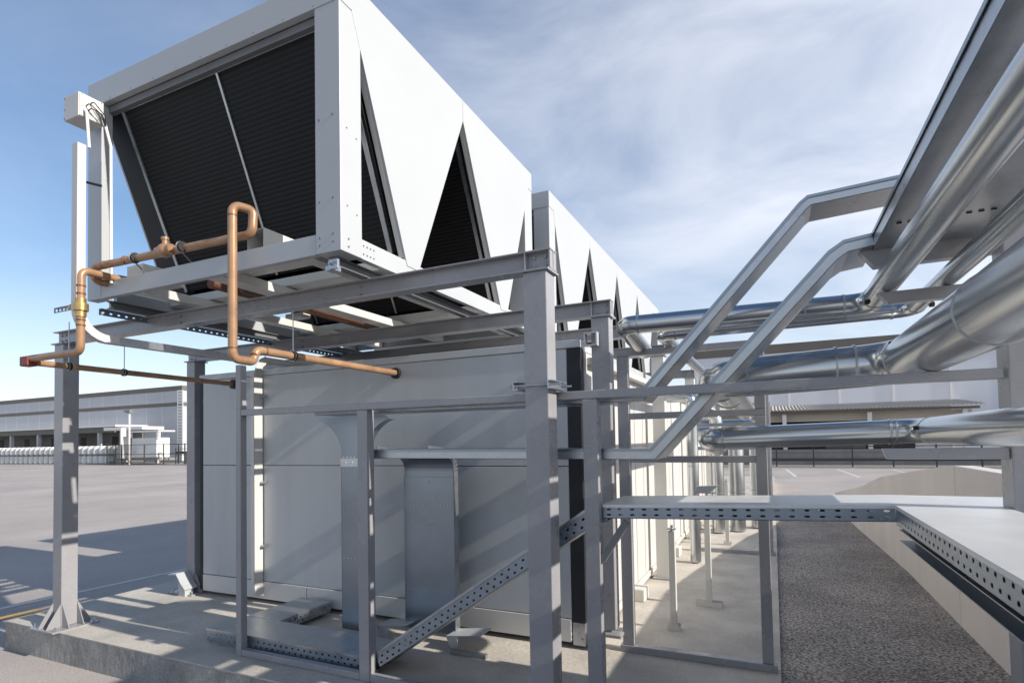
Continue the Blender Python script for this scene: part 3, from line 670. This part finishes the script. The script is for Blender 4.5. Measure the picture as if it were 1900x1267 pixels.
# T1 and T2: smooth trays climbing to the overhead run
t1 = thing('cable_tray', 'lower galvanised cable tray, level past the enclosure then climbing steeply to the overhead tray', 'cable tray', (-.66, 3.35, 1.6))
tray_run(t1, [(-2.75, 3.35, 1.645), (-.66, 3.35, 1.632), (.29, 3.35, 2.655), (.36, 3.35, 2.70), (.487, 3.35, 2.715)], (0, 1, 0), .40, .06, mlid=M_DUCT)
t2 = thing('cable_tray', 'upper galvanised cable tray climbing parallel above the lower one and passing over the pipes', 'cable tray', (-.7, 3.4, 1.95))
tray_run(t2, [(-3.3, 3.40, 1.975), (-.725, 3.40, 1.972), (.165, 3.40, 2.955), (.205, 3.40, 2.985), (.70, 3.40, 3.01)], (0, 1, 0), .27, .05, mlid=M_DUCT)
oh = thing('cable_tray', 'wide overhead galvanised cable tray running out of the top right of the frame', 'cable tray', (.49, 0, 2.70))
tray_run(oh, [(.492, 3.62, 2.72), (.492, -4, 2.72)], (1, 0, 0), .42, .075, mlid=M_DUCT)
q = MB()
q.box(.60, 1.02, 1.86, 1.91, 2.60, 2.640); q.build('support_arm', M_STEEL, oh, .003)
q = MB()
for yy in (3.0, 1.1):
    for k in range(9): q.box(.53 + k * .042, .55 + k * .042, yy, yy + .006, 2.639, 2.644)
q.build('joint_slots', M_DARK, oh)
# horizontal perforated tray behind the front frame and along the wall
th = thing('cable_tray', 'waist high perforated tray with broad pale lid, turning toward the viewer beside the ramp', 'cable tray', (.5, 3.3, 1.25))
tray_run(th, [(-.94, 3.3, 1.302), (.53, 3.3, 1.345)], (0, 1, 0), .52, .078, M_HOLE)
tray_run(th, [(.531, 3.295, 1.348), (.531, -2.0, 1.335)], (1, 0, 0), .42, .09, M_HOLES)
MB().box(.531, 1.46, 3.302, 3.86, 1.343, 1.3485).build('corner_lid', M_LID, th)
q = MB(); q.box(.535, .60, -1.5, 3.25, 1.185, 1.189); q.box(.535, .60, -1.5, 3.25, 1.236, 1.240); q.box(.597, .60, -1.5, 3.25, 1.1895, 1.2355); q.build('strut_channel', M_DUCT, th)
q = MB()
for yy in (3.0, 1.6, .2): q.box(.602, 1.46, yy, yy + .04, 1.20, 1.235)
q.build('wall_bracket', M_STEEL, th)
q = MB(); bolts(q, [(.2, 3.293, 1.315), (.28, 3.293, 1.275), (.5, 3.293, 1.33), (.505, 3.293, 1.28), (.47, 3.293, 1.28)], (0, -1, 0), .006, .005); q.build('splice_bolts', M_GALV, th)
# sloping perforated tray down to the floor
ts = thing('cable_tray', 'perforated tray sloping down from the waist high tray to the slab behind the front posts', 'cable tray', (-2.68, 3.32, 0.05))
tray_run(ts, [(-2.68, 3.325, .165), (-1.05, 3.325, 1.27), (-.943, 3.325, 1.302)], (0, 1, 0), .36, .10, M_HOLES, mlid=M_GALV)
fl = thing('cable_tray', 'flat perforated floor tray lying on the slab with a branch running to the enclosure', 'cable tray', (-3.6, 3.35, 0))
tray_run(fl, [(-4.47, 3.325, .135), (-2.684, 3.325, .135)], (0, 1, 0), .36, .10, M_HOLES, mlid=M_GALV)
tray_run(fl, [(-4.02, 3.692, .138), (-4.02, 4.34, .138)], (-1, 0, 0), .38, .095, M_HOLES, mlid=M_GALV)
q = MB(); q.box(-4.47, -2.7, 3.35, 3.39, .002, .034); q.build('floor_strut', M_GALV, fl)
q = MB()
for p in ((-4.46, 3.30), (-4.46, 3.66)): q.box(p[0], p[0] + .003, p[1] + .03, p[1] + .031, .04, .13)
# wall mounted vertical trays on the enclosure front
d1 = thing('vertical_duct', 'narrow galvanised riser duct with a flared top behind the front middle post', 'cable duct', (-3.3, 3.8, 0))
def fl_arc(xc, zc, r, a0, a1, n=10): return [(xc + r * math.cos(R(a0 + (a1 - a0) * k / n)), zc + r * math.sin(R(a0 + (a1 - a0) * k / n))) for k in range(n + 1)]
yv = 3.80
prof = [(-3.395, .12)] + fl_arc(-3.395 - .3, 1.60, .3, 0, 85)[0:] + [(-3.74, 1.93), (-2.93, 1.93)] + fl_arc(-3.125 + .3, 1.60, .3, 100, 180) + [(-3.125, .12)]
MB().prism([(x, yv, z) for x, z in prof], (0, .012, 0)).build('duct_face', M_DUCT, d1)
q = MB()
for pr in ([(-3.395, .12)] + fl_arc(-3.695, 1.60, .3, 0, 85), fl_arc(-2.825, 1.60, .3, 100, 180) + [(-3.125, .12)]):
    for (xa, za), (xb, zb_) in zip(pr[:-1], pr[1:]):
        q.add([(xa, yv - .002, za), (xb, yv - .002, zb_), (xb, yv + .08, zb_), (xa, yv + .08, za)], [(0, 1, 2, 3)])
q.build('duct_side', M_GALV, d1)
q = MB(); q.tube(arc_path([(-3.26, yv - .02, .24), (-3.26, yv - .02, .13), (-3.26, yv + .1, .09)], .05), .03, 8); 
q = MB(); q.box(-3.397, -3.123, yv - .006, yv - .002, 1.50, 1.57); bolts(q, [(-3.34, yv - .006, 1.535), (-3.27, yv - .006, 1.535), (-3.19, yv - .006, 1.535)], (0, -1, 0), .008, .004)
q.build('splice_plate', M_LID, d1)
q = MB(); bolts(q, [(-3.37 + .04 * k, yv, z) for k in range(6) for z in (.72, 1.83 - .25, 1.46)], (0, -1, 0), .005, .003); q.build('rivets', M_LID, d1)
d2 = thing('vertical_duct', 'wide flat galvanised duct with a curved top standing against the enclosure front', 'cable duct', (-2.65, 4.05, 0))
xa, xb, yf = -2.935, -2.44, 4.08
pth = arc_path([(0, yf, .10), (0, yf, 1.56), (0, 3.68, 1.60)], .12, 8)
q = MB()
for a, b_ in zip(pth[:-1], pth[1:]): q.add([(xa, a.y, a.z), (xb, a.y, a.z), (xb, b_.y, b_.z), (xa, b_.y, b_.z)], [(0, 1, 2, 3)], True)
q.build('duct_face', M_DUCT, d2)
q = MB()
for x in (xa, xb - .003):
    for a, b_ in zip(pth[:-1], pth[1:]):
        dn = Vector((0, 1, 0)) if a.z < 1.4 and b_.z < 1.45 else None
        na = Vector((0, (b_ - a).z, -(b_ - a).y)).normalized() * .075
        q.prism([(x, a.y, a.z), (x, b_.y, b_.z), (x, b_.y + na.y, b_.z + na.z), (x, a.y + na.y, a.z + na.z)], (.003, 0, 0))
q.build('duct_side', M_GALV, d2)
MB().box(xa - .004, xb + .004, yf - .008, yf - .003, .10, 1.40).build('cover_plate', M_DUCT, d2, .001)
q = MB(); bolts(q, [(xa + .03 + .034 * k, yf - .008, z) for k in range(14) if k not in (6, 7) for z in (.44, 1.16)], (0, -1, 0), .005, .003); bolts(q, [((xa + xb) / 2, yf - .008, 1.36)], (0, -1, 0), .009, .005)
q.build('rivets', M_GALV, d2)
# crumpled sheet offcuts / feet by the duct
def offcut(x, y, label):
    T = thing('sheet_bracket', label, 'bracket', (x, y, 0), 'galvanised bottom brackets')
    q = MB(); q.prism([(x - .16, y - .02, .12), (x + .16, y - .02, .16), (x + .16, y - .02, .165), (x - .16, y - .02, .125)], (0, .2, 0))
    q.prism([(x - .16, y - .02, .12), (x - .06, y - .02, .132), (x - .05, y - .02, .05), (x - .12, y - .02, .03)], (0, .004, 0)); q.build('folded_sheet', M_WHITE, T)
    q = MB(); q.box(x - .1, x + .22, y - .06, y - .02, .004, .035); q.build('strut', M_GALV, T)
offcut(-3.0, 3.98, 'folded galvanised bracket left of the wide duct foot on the slab')
offcut(-2.3, 3.98, 'folded galvanised bracket right of the wide duct foot on the slab')

# ------------------------------------------------------------------ white trays and junction box on the cooler
jb = thing('junction_box', 'light grey junction box with cables at the top left corner of the near cooler', 'junction box', (-4.89, 2.6, 4.26))
MB().box(-4.985, -4.79, 2.48, 2.662, 4.265, 4.455).build('box_body', M_SIDEP, jb, .004)
MB().box(-4.79, -4.783, 2.485, 2.657, 4.27, 4.45).build('box_lid', M_SIDEP, jb, .002)
q = MB(); bolts(q, [(-4.97, 2.48, z) for z in (4.28, 4.35, 4.44)], (0, -1, 0), .006, .005); bolts(q, [(-4.783, y, z) for y in (2.5, 2.64) for z in (4.28, 4.35, 4.44)], (1, 0, 0), .004, .003); q.build('lid_screws', M_STEELD, jb)
for dz, dy in ((0, 0), (.03, .03), (-.03, .015)):
    q = MB(); q.tube(arc_path([(-4.785, 2.53 + dy, 4.36 + dz), (-4.74, 2.53 + dy, 4.37 + dz), (-4.72, 2.6 + dy, 4.32), (-4.745, 2.66, 4.22)], .018, 4), .0042, 8); q.build('cable', M_BLACK, jb)
q = MB(); q.tube(arc_path([(-4.785, 2.52, 4.33), (-4.755, 2.52, 4.30), (-4.70, 2.51, 4.0)], .02, 4), .011, 8); q.build('cable', M_CABLE, jb)
q = MB(); q.tube(arc_path([(-4.785, 2.6, 4.36), (-4.75, 2.63, 4.34), (-4.735, 2.685, 4.1), (-4.725, 2.688, 3.0)], .03, 4), .011, 8); q.build('cable', M_CABLE, jb)
wt = thing('conduit_tray', 'white conduit tray dropping down the left cooler post and curving back under the beams', 'cable tray', (-4.75, 2.46, 2.8))
q = MB(); q.box(-4.79, -4.72, 2.44, 2.444, 2.80, 4.02); q.box(-4.724, -4.72, 2.444, 2.50, 2.80, 4.02); q.box(-4.79, -4.786, 2.444, 2.50, 2.80, 4.02)
q.build('vertical_section', M_SIDEP, wt)
q = MB()
pa = arc_path([(0, 2.44, 2.80), (0, 2.44, 2.52), (0, 2.75, 2.52)], .24, 8); pb = arc_path([(0, 2.50, 2.80), (0, 2.50, 2.58), (0, 2.75, 2.58)], .18, 8)
for i in range(len(pa) - 1):
    q.prism([(-4.724, pa[i].y, pa[i].z), (-4.724, pa[i + 1].y, pa[i + 1].z), (-4.724, pb[i + 1].y, pb[i + 1].z), (-4.724, pb[i].y, pb[i].z)], (.004, 0, 0))
    q.add([(-4.79, pa[i].y, pa[i].z), (-4.72, pa[i].y, pa[i].z), (-4.72, pa[i + 1].y, pa[i + 1].z), (-4.79, pa[i + 1].y, pa[i + 1].z)], [(0, 1, 2, 3)])
q.build('bend', M_SIDEP, wt)
q = MB(); q.box(-4.79, -4.786, 2.75, 3.85, 2.52, 2.58); q.box(-4.724, -4.72, 2.75, 3.85, 2.52, 2.58); q.box(-4.786, -4.724, 2.75, 3.85, 2.52, 2.524); q.build('horizontal_section', M_GALV, wt)
q = MB(); q.tube([(-4.785, 2.52, 3.76), (-4.70, 2.60, 3.74)], .01, 6); q.build('clip', M_BLACK, wt)
sl_ = thing('slotted_rail', 'slotted dark rail running back under the left edge of the near cooler', 'bracket', (-5.0, 4, 2.82))
q = MB(); q.add([(-5.0, 2.75, 2.79), (-5.0, 6.4, 2.79), (-5.0, 6.4, 2.838), (-5.0, 2.75, 2.838)], [(3, 2, 1, 0)], False, [[(0, .05), (3.65, .05), (3.65, .0), (0, .0)]])
q.box(-5.004, -4.96, 2.75, 6.4, 2.8385, 2.8405); q.build('slotted_web', M_HOLES, sl_)
ps = MB()
pitch = .05
ps.box(-5.12, -4.76, 2.49, 2.494, 2.765, 2.771); ps.box(-5.12, -4.76, 2.49, 2.494, 2.80, 2.806)
for k in range(8): ps.box(-5.12 + pitch * k, -5.105 + pitch * k, 2.49, 2.494, 2.7715, 2.7995)
for k in range(8): ps.box(-5.12 + pitch * k, -5.10 + pitch * k, 2.4945, 2.53, 2.80, 2.804)
tag(ps.build('slotted_strip', M_STEELD, None, 0, (-4.94, 2.49, 2.77)), 'short slotted metal strip sticking out left beside the brass valve', 'bracket')
# narrow white tray down the enclosure front
wc = thing('conduit_tray', 'narrow white conduit tray running down the enclosure front to a hooked bottom end', 'cable tray', (-5.03, 4.38, 0.1))
q = MB(); x0, x1 = -5.085, -5.03
pa = arc_path([(0, 4.30, 2.42), (0, 4.30, .10), (0, 4.412, .08)], .10, 7); pb = arc_path([(0, 4.408, 2.42), (0, 4.408, .19), (0, 4.412, .185)], .002, 7)
for i in range(len(pa) - 1):
    q.prism([(x1 - .004, pa[i].y, pa[i].z), (x1 - .004, pa[i + 1].y, pa[i + 1].z), (x1 - .004, pb[i + 1].y, pb[i + 1].z), (x1 - .004, pb[i].y, pb[i].z)], (.004, 0, 0))
    q.add([(x0, pa[i].y, pa[i].z), (x1, pa[i].y, pa[i].z), (x1, pa[i + 1].y, pa[i + 1].z), (x0, pa[i + 1].y, pa[i + 1].z)], [(0, 1, 2, 3)])
q.prism([(x1 - .004, 4.30, 2.422), (x1 - .004, 4.408, 2.422), (x1 - .004, 4.41, 2.54), (x1 - .004, 4.46, 2.58), (x1 - .004, 4.46, 2.67), (x1 - .004, 4.38, 2.63), (x1 - .004, 4.32, 2.54)], (.004, 0, 0))
q.box(x0, x1 - .005, 4.30, 4.304, 2.4205, 2.50); q.box(x0, x0 + .004, 4.305, 4.408, .22, 2.45)
q.build('tray_body', M_SIDEP, wc)
q = MB(); q.box(x0, x1, 4.46, 5.3, 2.60, 2.604); q.box(x1 - .004, x1, 4.46, 5.3, 2.6045, 2.66); q.build('roof_section', M_CREAM, wc)
q = MB()
for z in (.62, 1.30, 2.22): q.tube([(x1, 4.38, z), (x1 + .045, 4.38, z)], .006, 6); q.box(x1 + .046, x1 + .06, 4.365, 4.41, z - .012, z + .012)
q.build('clip', M_GALV, wc)

# ------------------------------------------------------------------ copper coloured refrigerant pipes
RP = .0295
cp = thing('copper_pipe', 'copper brown pipe with a tall front drop and loop, crossing the near cooler face', 'pipe', (-3.2, 2.6, 2.3))
XB = -3.26
pathA = arc_path([(XB, 4.40, 2.362), (XB, 2.79, 2.362), (XB, 2.79, 2.275), (XB + .02, 2.60, 2.275), (XB + .02, 2.60, 3.31), (XB + .10, 2.70, 3.29), (XB + .10, 2.69, 3.125), (-4.83, 2.62, 3.125), (-4.83, 2.62, 3.015), (-4.79, 2.80, 3.015)], [.055, .043, .05, .042, .04, .05, .055, .05], 6)
MB().tube(pathA, RP, 18).build('pipe_run', M_COPPER, cp)
q = MB()
for c, d in (((XB, 3.13, 2.362), (0, 1, 0)), ((XB + .02, 2.60, 2.345), (0, 0, 1)), ((XB + .02, 2.60, 3.235), (0, 0, 1)), ((-4.70, 2.623, 3.125), (1, 0, 0)), ((XB, 2.88, 2.362), (0, 1, 0)), ((-4.44, 2.628, 3.125), (1, 0, 0))):
    d = Vector(d); c = Vector(c); q.tube([c - d * .004, c + d * .004], RP + .002, 18)
q.build('joint_ring', M_COPD, cp)
v = MB(); v.ball((-3.98, 2.63, 3.125), .052, 16, (1.1, 1, 1)); v.tube([(-4.06, 2.63, 3.125), (-3.90, 2.63, 3.125)], .036, 16); v.tube([(-3.98, 2.63, 3.17), (-3.98, 2.63, 3.205)], .02, 12)
vv = v.build('ball_valve', M_COPPER, cp)
MB().tube([(-3.98, 2.63, 3.203), (-3.98, 2.63, 3.222)], .026, 12).build('valve_cap', M_COPPER, vv)
def clamp(T, c, d, up=None, r=RP):
    q = MB(); c = Vector(c); d = Vector(d)
    q.tube([c - d * .014, c + d * .014], r + .008, 16)
    k = q.build('pipe_clamp', M_BLACK, T)
    q = MB(); q.tube([c - d * .012 + Vector((0, 0, 0)), c - d * .006], r + .012, 16)
    if up: q.tube([c + Vector((0, 0, r)), c + Vector((0, 0, up))], .004, 6)
    q.build('hanger_rod', M_GALV, k)
clamp(cp, (XB, 3.14, 2.362), (0, 1, 0), .35)
clamp(cp, (-4.33, 2.63, 3.125), (1, 0, 0)); clamp(cp, (-3.80, 2.635, 3.125), (1, 0, 0))
for xx in (-4.33, -3.80): MB().tube([(xx, 2.63, 3.09), (xx, 2.71, 3.03)], .005, 6).build('hanger_rod', M_STEELD, cp)

cq = thing('copper_pipe', 'copper brown pipe with a brass valve and red corner coupling at the far left', 'pipe', (-4.75, 2.47, 2.4))
Y2 = 2.47; X2 = -4.72
pathB = arc_path([(X2, 2.74, 3.045), (X2, Y2, 3.045), (X2, Y2, 2.425), (-5.44, Y2, 2.425)], [.05, .05], 6)
MB().tube(pathB, RP * .95, 18).build('pipe_run', M_COPPER, cq)
MB().tube([(-5.44, Y2 + .04, 2.40), (-5.48, 4.40, 2.385)], RP * .85, 18).build('pipe_run', M_COPPER, cq)
MB().box(-5.50, -5.38, Y2 - .036, Y2 + .04, 2.365, 2.445).build('corner_coupling', M_RED, cq, .01)
q = MB()
for z in (2.92, 2.86, 2.62, 2.66): q.tube([(X2, Y2, z), (X2, Y2, z + .01)], RP + .002, 18)
q.build('joint_ring', M_COPD, cq)
v = MB(); v.tube([(X2, Y2, 2.69), (X2, Y2, 2.83)], .036, 16); v.tube([(X2, Y2, 2.735), (X2, Y2, 2.79)], .05, 16); v.tube([(X2 - .14, Y2 - .005, 2.775), (X2, Y2 - .005, 2.765)], .018, 10); v.ball((X2 - .10, Y2 - .005, 2.772), .026, 10)
v.build('brass_valve', M_BRASS, cq)
clamp(cq, (-5.455, 3.22, 2.394), (0, 1, 0), .32, RP * .85); clamp(cq, (-5.443, 2.76, 2.399), (0, 1, 0), .38, RP * .85)
q = MB(); q.tube([(X2, 2.74, 3.045), (X2, 2.82, 3.05)], .034, 12); q.tube([(-4.79, 2.80, 3.015), (-4.76, 2.92, 3.03)], .036, 12); q.tube([(-4.77, 2.86, 3.08), (-4.70, 2.9, 3.09)], .02, 10)
q.build('insulated_joint', M_BLACK, cq)

# ------------------------------------------------------------------ far left warehouse
wl = thing('warehouse', 'long blue grey warehouse on the far left with brown bands and a loading canopy', 'warehouse', (-95, 48, GZ))
x0, x1, yw = -150, -69.2, 48.0
MB().box(x0, x1, yw, yw + 40, GZ, 6.95).build('wall', M_WHP, wl)
MB().box(x0, x1, yw, yw + 40, 7.42, 8.95).build('upper_wall', M_WHP, wl)
MB().box(x0 - .1, x1 + .1, yw - .08, yw + 40, 6.96, 7.41).build('cladding_band', M_WHD, wl)
MB().box(x0 - .1, x1 + .1, yw - .08, yw + 40, 8.96, 9.55).build('parapet', M_WHD, wl)
q = MB()
for k in range(24): q.box(-148 + 3.25 * k, -147.9 + 3.25 * k, yw - .006, yw - .001, GZ, 6.94)
for k in range(24): q.box(-148 + 3.25 * k, -147.9 + 3.25 * k, yw - .006, yw - .001, 7.43, 8.94)
q.build('panel_joint', M_WHJ, wl)
MB().box(x0, -76.0, yw - 4.2, yw - .06, 4.35, 4.60).build('canopy', M_WHC, wl)
MB().box(x0, -76.5, yw - 4.0, yw - 3.8, 3.65, 4.34).build('canopy_beam', M_WHD, wl)
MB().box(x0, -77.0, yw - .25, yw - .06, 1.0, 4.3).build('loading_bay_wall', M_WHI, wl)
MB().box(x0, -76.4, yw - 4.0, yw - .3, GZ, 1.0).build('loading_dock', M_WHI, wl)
for k in range(9): MB().box(-138 + 7.2 * k, -137.6 + 7.2 * k, yw - 3.9, yw - 3.5, 1.01, 3.64).build('canopy_column', M_WHP, wl)
for k in range(8): MB().box(-136 + 7.5 * k, -134.7 + 7.5 * k, yw - .30, yw - .255, 1.0, 3.2).build('dock_door', M_DARK, wl)
q = MB(); q.box(x1 - .15, x1 - .05, yw - .55, yw - .5, .8, 8.9); q.box(x1 + .85, x1 + .95, yw - .55, yw - .5, .8, 8.9)
for k in range(21): q.box(x1 - .04, x1 + .84, yw - .55, yw - .5, .9 + k * .39, 1.08 + k * .39)
q.build('ladder', M_WHC, wl)
# right warehouse
wr = thing('warehouse', 'pale warehouse behind the pipes on the right with a corrugated canopy roof edge', 'warehouse', (20, 48, GZ))
x0, x1 = -6.0, 60
MB().box(x0, x1, yw, yw + 40, GZ, 8.05).build('wall', M_WHPR, wr)
MB().box(x0 - .1, x1 + .1, yw - .1, yw + 40, 8.06, 8.75).build('parapet', M_WHD, wr)
q = MB()
for k in range(20): q.box(-5.6 + 3.35 * k, -5.5 + 3.35 * k, yw - .04, yw - .001, GZ, 8.04)
q.build('panel_joint', M_WHC, wr)
cn = MB(); n = 150; vs = []; fs = []
for k in range(n + 1):
    x = -5 + (16.6) * k / n; dz = .05 if k % 2 else -.03
    vs += [(x, 42.6, 3.42 + dz), (x, yw - .02, 3.95 + dz), (x, 42.6, 3.36 + dz)]
for k in range(n): fs += [(3 * k, 3 * k + 3, 3 * k + 4, 3 * k + 1), (3 * k + 2, 3 * k + 5, 3 * k + 3, 3 * k)]
cn.add(vs, fs); cn.build('canopy_roof', M_BEIGE, wr)
MB().box(-5, 11.2, 43.6, 43.7, 2.62, 3.14).build('canopy_fascia', M_BEIGE, wr)
MB().box(-5, 11.4, 42.8, 43.0, 3.15, 3.3).build('canopy_beam', M_WHD, wr)
MB().box(-5, 9.0, yw - .3, yw - .05, .6, 2.9).build('loading_bay_wall', M_DARK, wr)  # dark colour stands in for shade in the open bay under the canopy
MB().box(3.5, 6.0, yw - .35, yw - .31, .7, 2.2).build('dock_door', M_WHI, wr)
for k in range(4): MB().box(-4.4 + 5 * k, -4.15 + 5 * k, 43.0, 43.2, GZ, 3.14).build('canopy_column', M_WHC, wr)

# ------------------------------------------------------------------ fences
def fence(x0, x1, y, z0, z1, rails, step, label, solid=None):
    T = thing('fence', label, 'fence', ((x0 + x1) / 2, y, z0))
    k = x0
    while k < x1: MB().box(k, k + .07, y, y + .07, z0, z1).build('fence_post', M_WIRE, T); k += step
    for z, h in rails: MB().box(x0, x1, y + .08, y + .12, z, z + h).build('rail', M_WIRE, T)
    if solid: MB().box(x0, x1, y + 1.0, y + 1.2, z0 - .02, solid).build('low_wall', M_WHI, T)
    return T
fence(-4, 40, 39.0, GZ, 1.05, ((.95, .05), (.10, .16), (.3, .02), (.6, .02)), 2.05, 'low dark wire fence in front of the right warehouse', None)
MB_ = MB().box(-4, 40, 41.5, 41.9, GZ, .75); tag(MB_.build('low_wall', M_WHI, None, 0, (18, 41.5, GZ)), 'low grey concrete wall behind the right hand wire fence', 'wall')
fence(-59.5, -30, 40.5, GZ, 1.5, ((1.4, .05), (.75, .05), (.9, .25)), 2.2, 'dark fence at the left warehouse corner, right of the equipment yard', 1.0)
# steel mesh cage
cg = thing('mesh_cage', 'dark wire mesh cage round the white plant equipment near the left warehouse', 'cage', (-64, 38.5, GZ))
q = MB()
for x, y in ((-70.2, 39.5), (-68, 39.2), (-65.6, 38.4), (-63.6, 38.2), (-61.6, 38.4), (-59.6, 39.2), (-57.6, 40.2), (-66, 42.5), (-62, 42.5)):
    q.box(x, x + .09, y, y + .09, GZ, 2.0)
for (xa, ya), (xb, yb) in (((-70.2, 39.5), (-63.6, 38.2)), ((-63.6, 38.2), (-57.6, 40.2)), ((-70.2, 39.5), (-66, 42.5)), ((-66, 42.5), (-57.6, 42.5))):
    for z in (0.0, .9, 1.95): q.bar((xa, ya, z), (xb, yb, z), .05, .06)
q.build('cage_frame', M_WIRE, cg)
q = MB()
for k in range(40):
    x = -70.2 + 6.6 * k / 40; q.box(x, x + .02, 39.5 - 1.3 * k / 40, 39.52 - 1.3 * k / 40, GZ, 1.9)
q.build('mesh', M_WIRE, cg)
# white plant equipment in the cage
wp = thing('pump_unit', 'white plant equipment with a tall flue standing inside the mesh cage', 'equipment', (-64.5, 40, GZ))
MB().box(-66.0, -61.6, 39.8, 41.3, .5, 2.7).build('housing', M_DRUM, wp, .05)
q = MB(); q.box(-66.3, -61.0, 39.6, 41.5, 3.35, 3.5)
for x in (-66.2, -61.3): q.box(x, x + .2, 39.7, 39.9, 2.72, 3.34)
q.build('roof_frame', M_WHC, wp)
MB().tube([(-67.6, 39.8, GZ), (-67.6, 39.8, 3.9)], .30, 14).build('flue', M_WHC, wp)
MB().box(-68.6, -60.8, 39.4, 41.6, .2, .45).build('skid', M_WHI, wp)
q = MB(); q.tube([(-66, 40, 1.2), (-67.5, 40, 1.2)], .15, 10); q.tube([(-61.6, 40, 1.0), (-60.8, 40, 1.0), (-60.8, 40, .3)], .12, 10); q.build('pipework', M_WHC, wp)
cv = thing('canopy', 'small white flat canopy over the white plant equipment', 'canopy', (-66, 41, 4))
MB().box(-73.8, -66.4, 41.2, 43.8, 3.75, 4.1).build('roof_slab', M_WHC, cv)
for x in (-73, -67.0): MB().box(x, x + .25, 43.2, 43.45, GZ, 3.74).build('leg', M_WHC, cv)
# street lamp
sl = thing('street_lamp', 'thin white floodlight pole before the left warehouse', 'street lamp', (-65.1, 39, GZ))
MB().tube([(-65.1, 39, GZ), (-65.1, 39, 5.55)], .09, 10).build('pole', M_WHC, sl)
MB().box(-65.5, -64.75, 38.8, 39.2, 5.5, 5.85).build('lamp_head', M_STEELD, sl, .03)
MB().box(-65.95, -65.55, 38.85, 39.1, 5.65, 5.82).build('lamp_head', M_STEELD, sl, .03)
# pallets of white containers, two tiers
GRP = 'white wrapped drums stacked in two tiers by the left warehouse'
first = None
for tier in (0, 1):
    for k in range(26):
        x = -98.5 + 1.17 * k; y = 40.6; z = GZ + .02 + tier * 1.12
        if first is None:
            o = MB().tube([(0, 0, .1), (0, 0, .95)], .46, 14).build('drum', M_DRUM, None, 0, (0, 0, 0))
            T = thing('drum_pallet', '', 'drum', (x, y, z)); o.name = 'drum'; o.parent = T
            p_ = MB().box(-.5, .5, -.5, .5, 0, .09).build('pallet', M_WHI, None, 0, (0, 0, 0)); p_.parent = T
            r__ = MB().tube([(0, 0, .96), (0, 0, 1.03)], .3, 12).build('drum_lid', M_DRUM, None, 0, (0, 0, 0)); r__.parent = T
            first = T
        else:
            T = copy_tree(first); T.location = (x, y, z)
        T.rotation_euler = (0, 0, random.uniform(-.1, .1))
        T['label'] = ('white drum on the lower tier of the long stack before the left warehouse' if tier == 0 else 'white drum on the upper tier of the long stack before the left warehouse')
        T['category'] = 'drum'; T['group'] = GRP + (' (lower tier)' if tier == 0 else ' (upper tier)')

for o in bpy.data.objects:
    if '_base' in o: del o['_base']
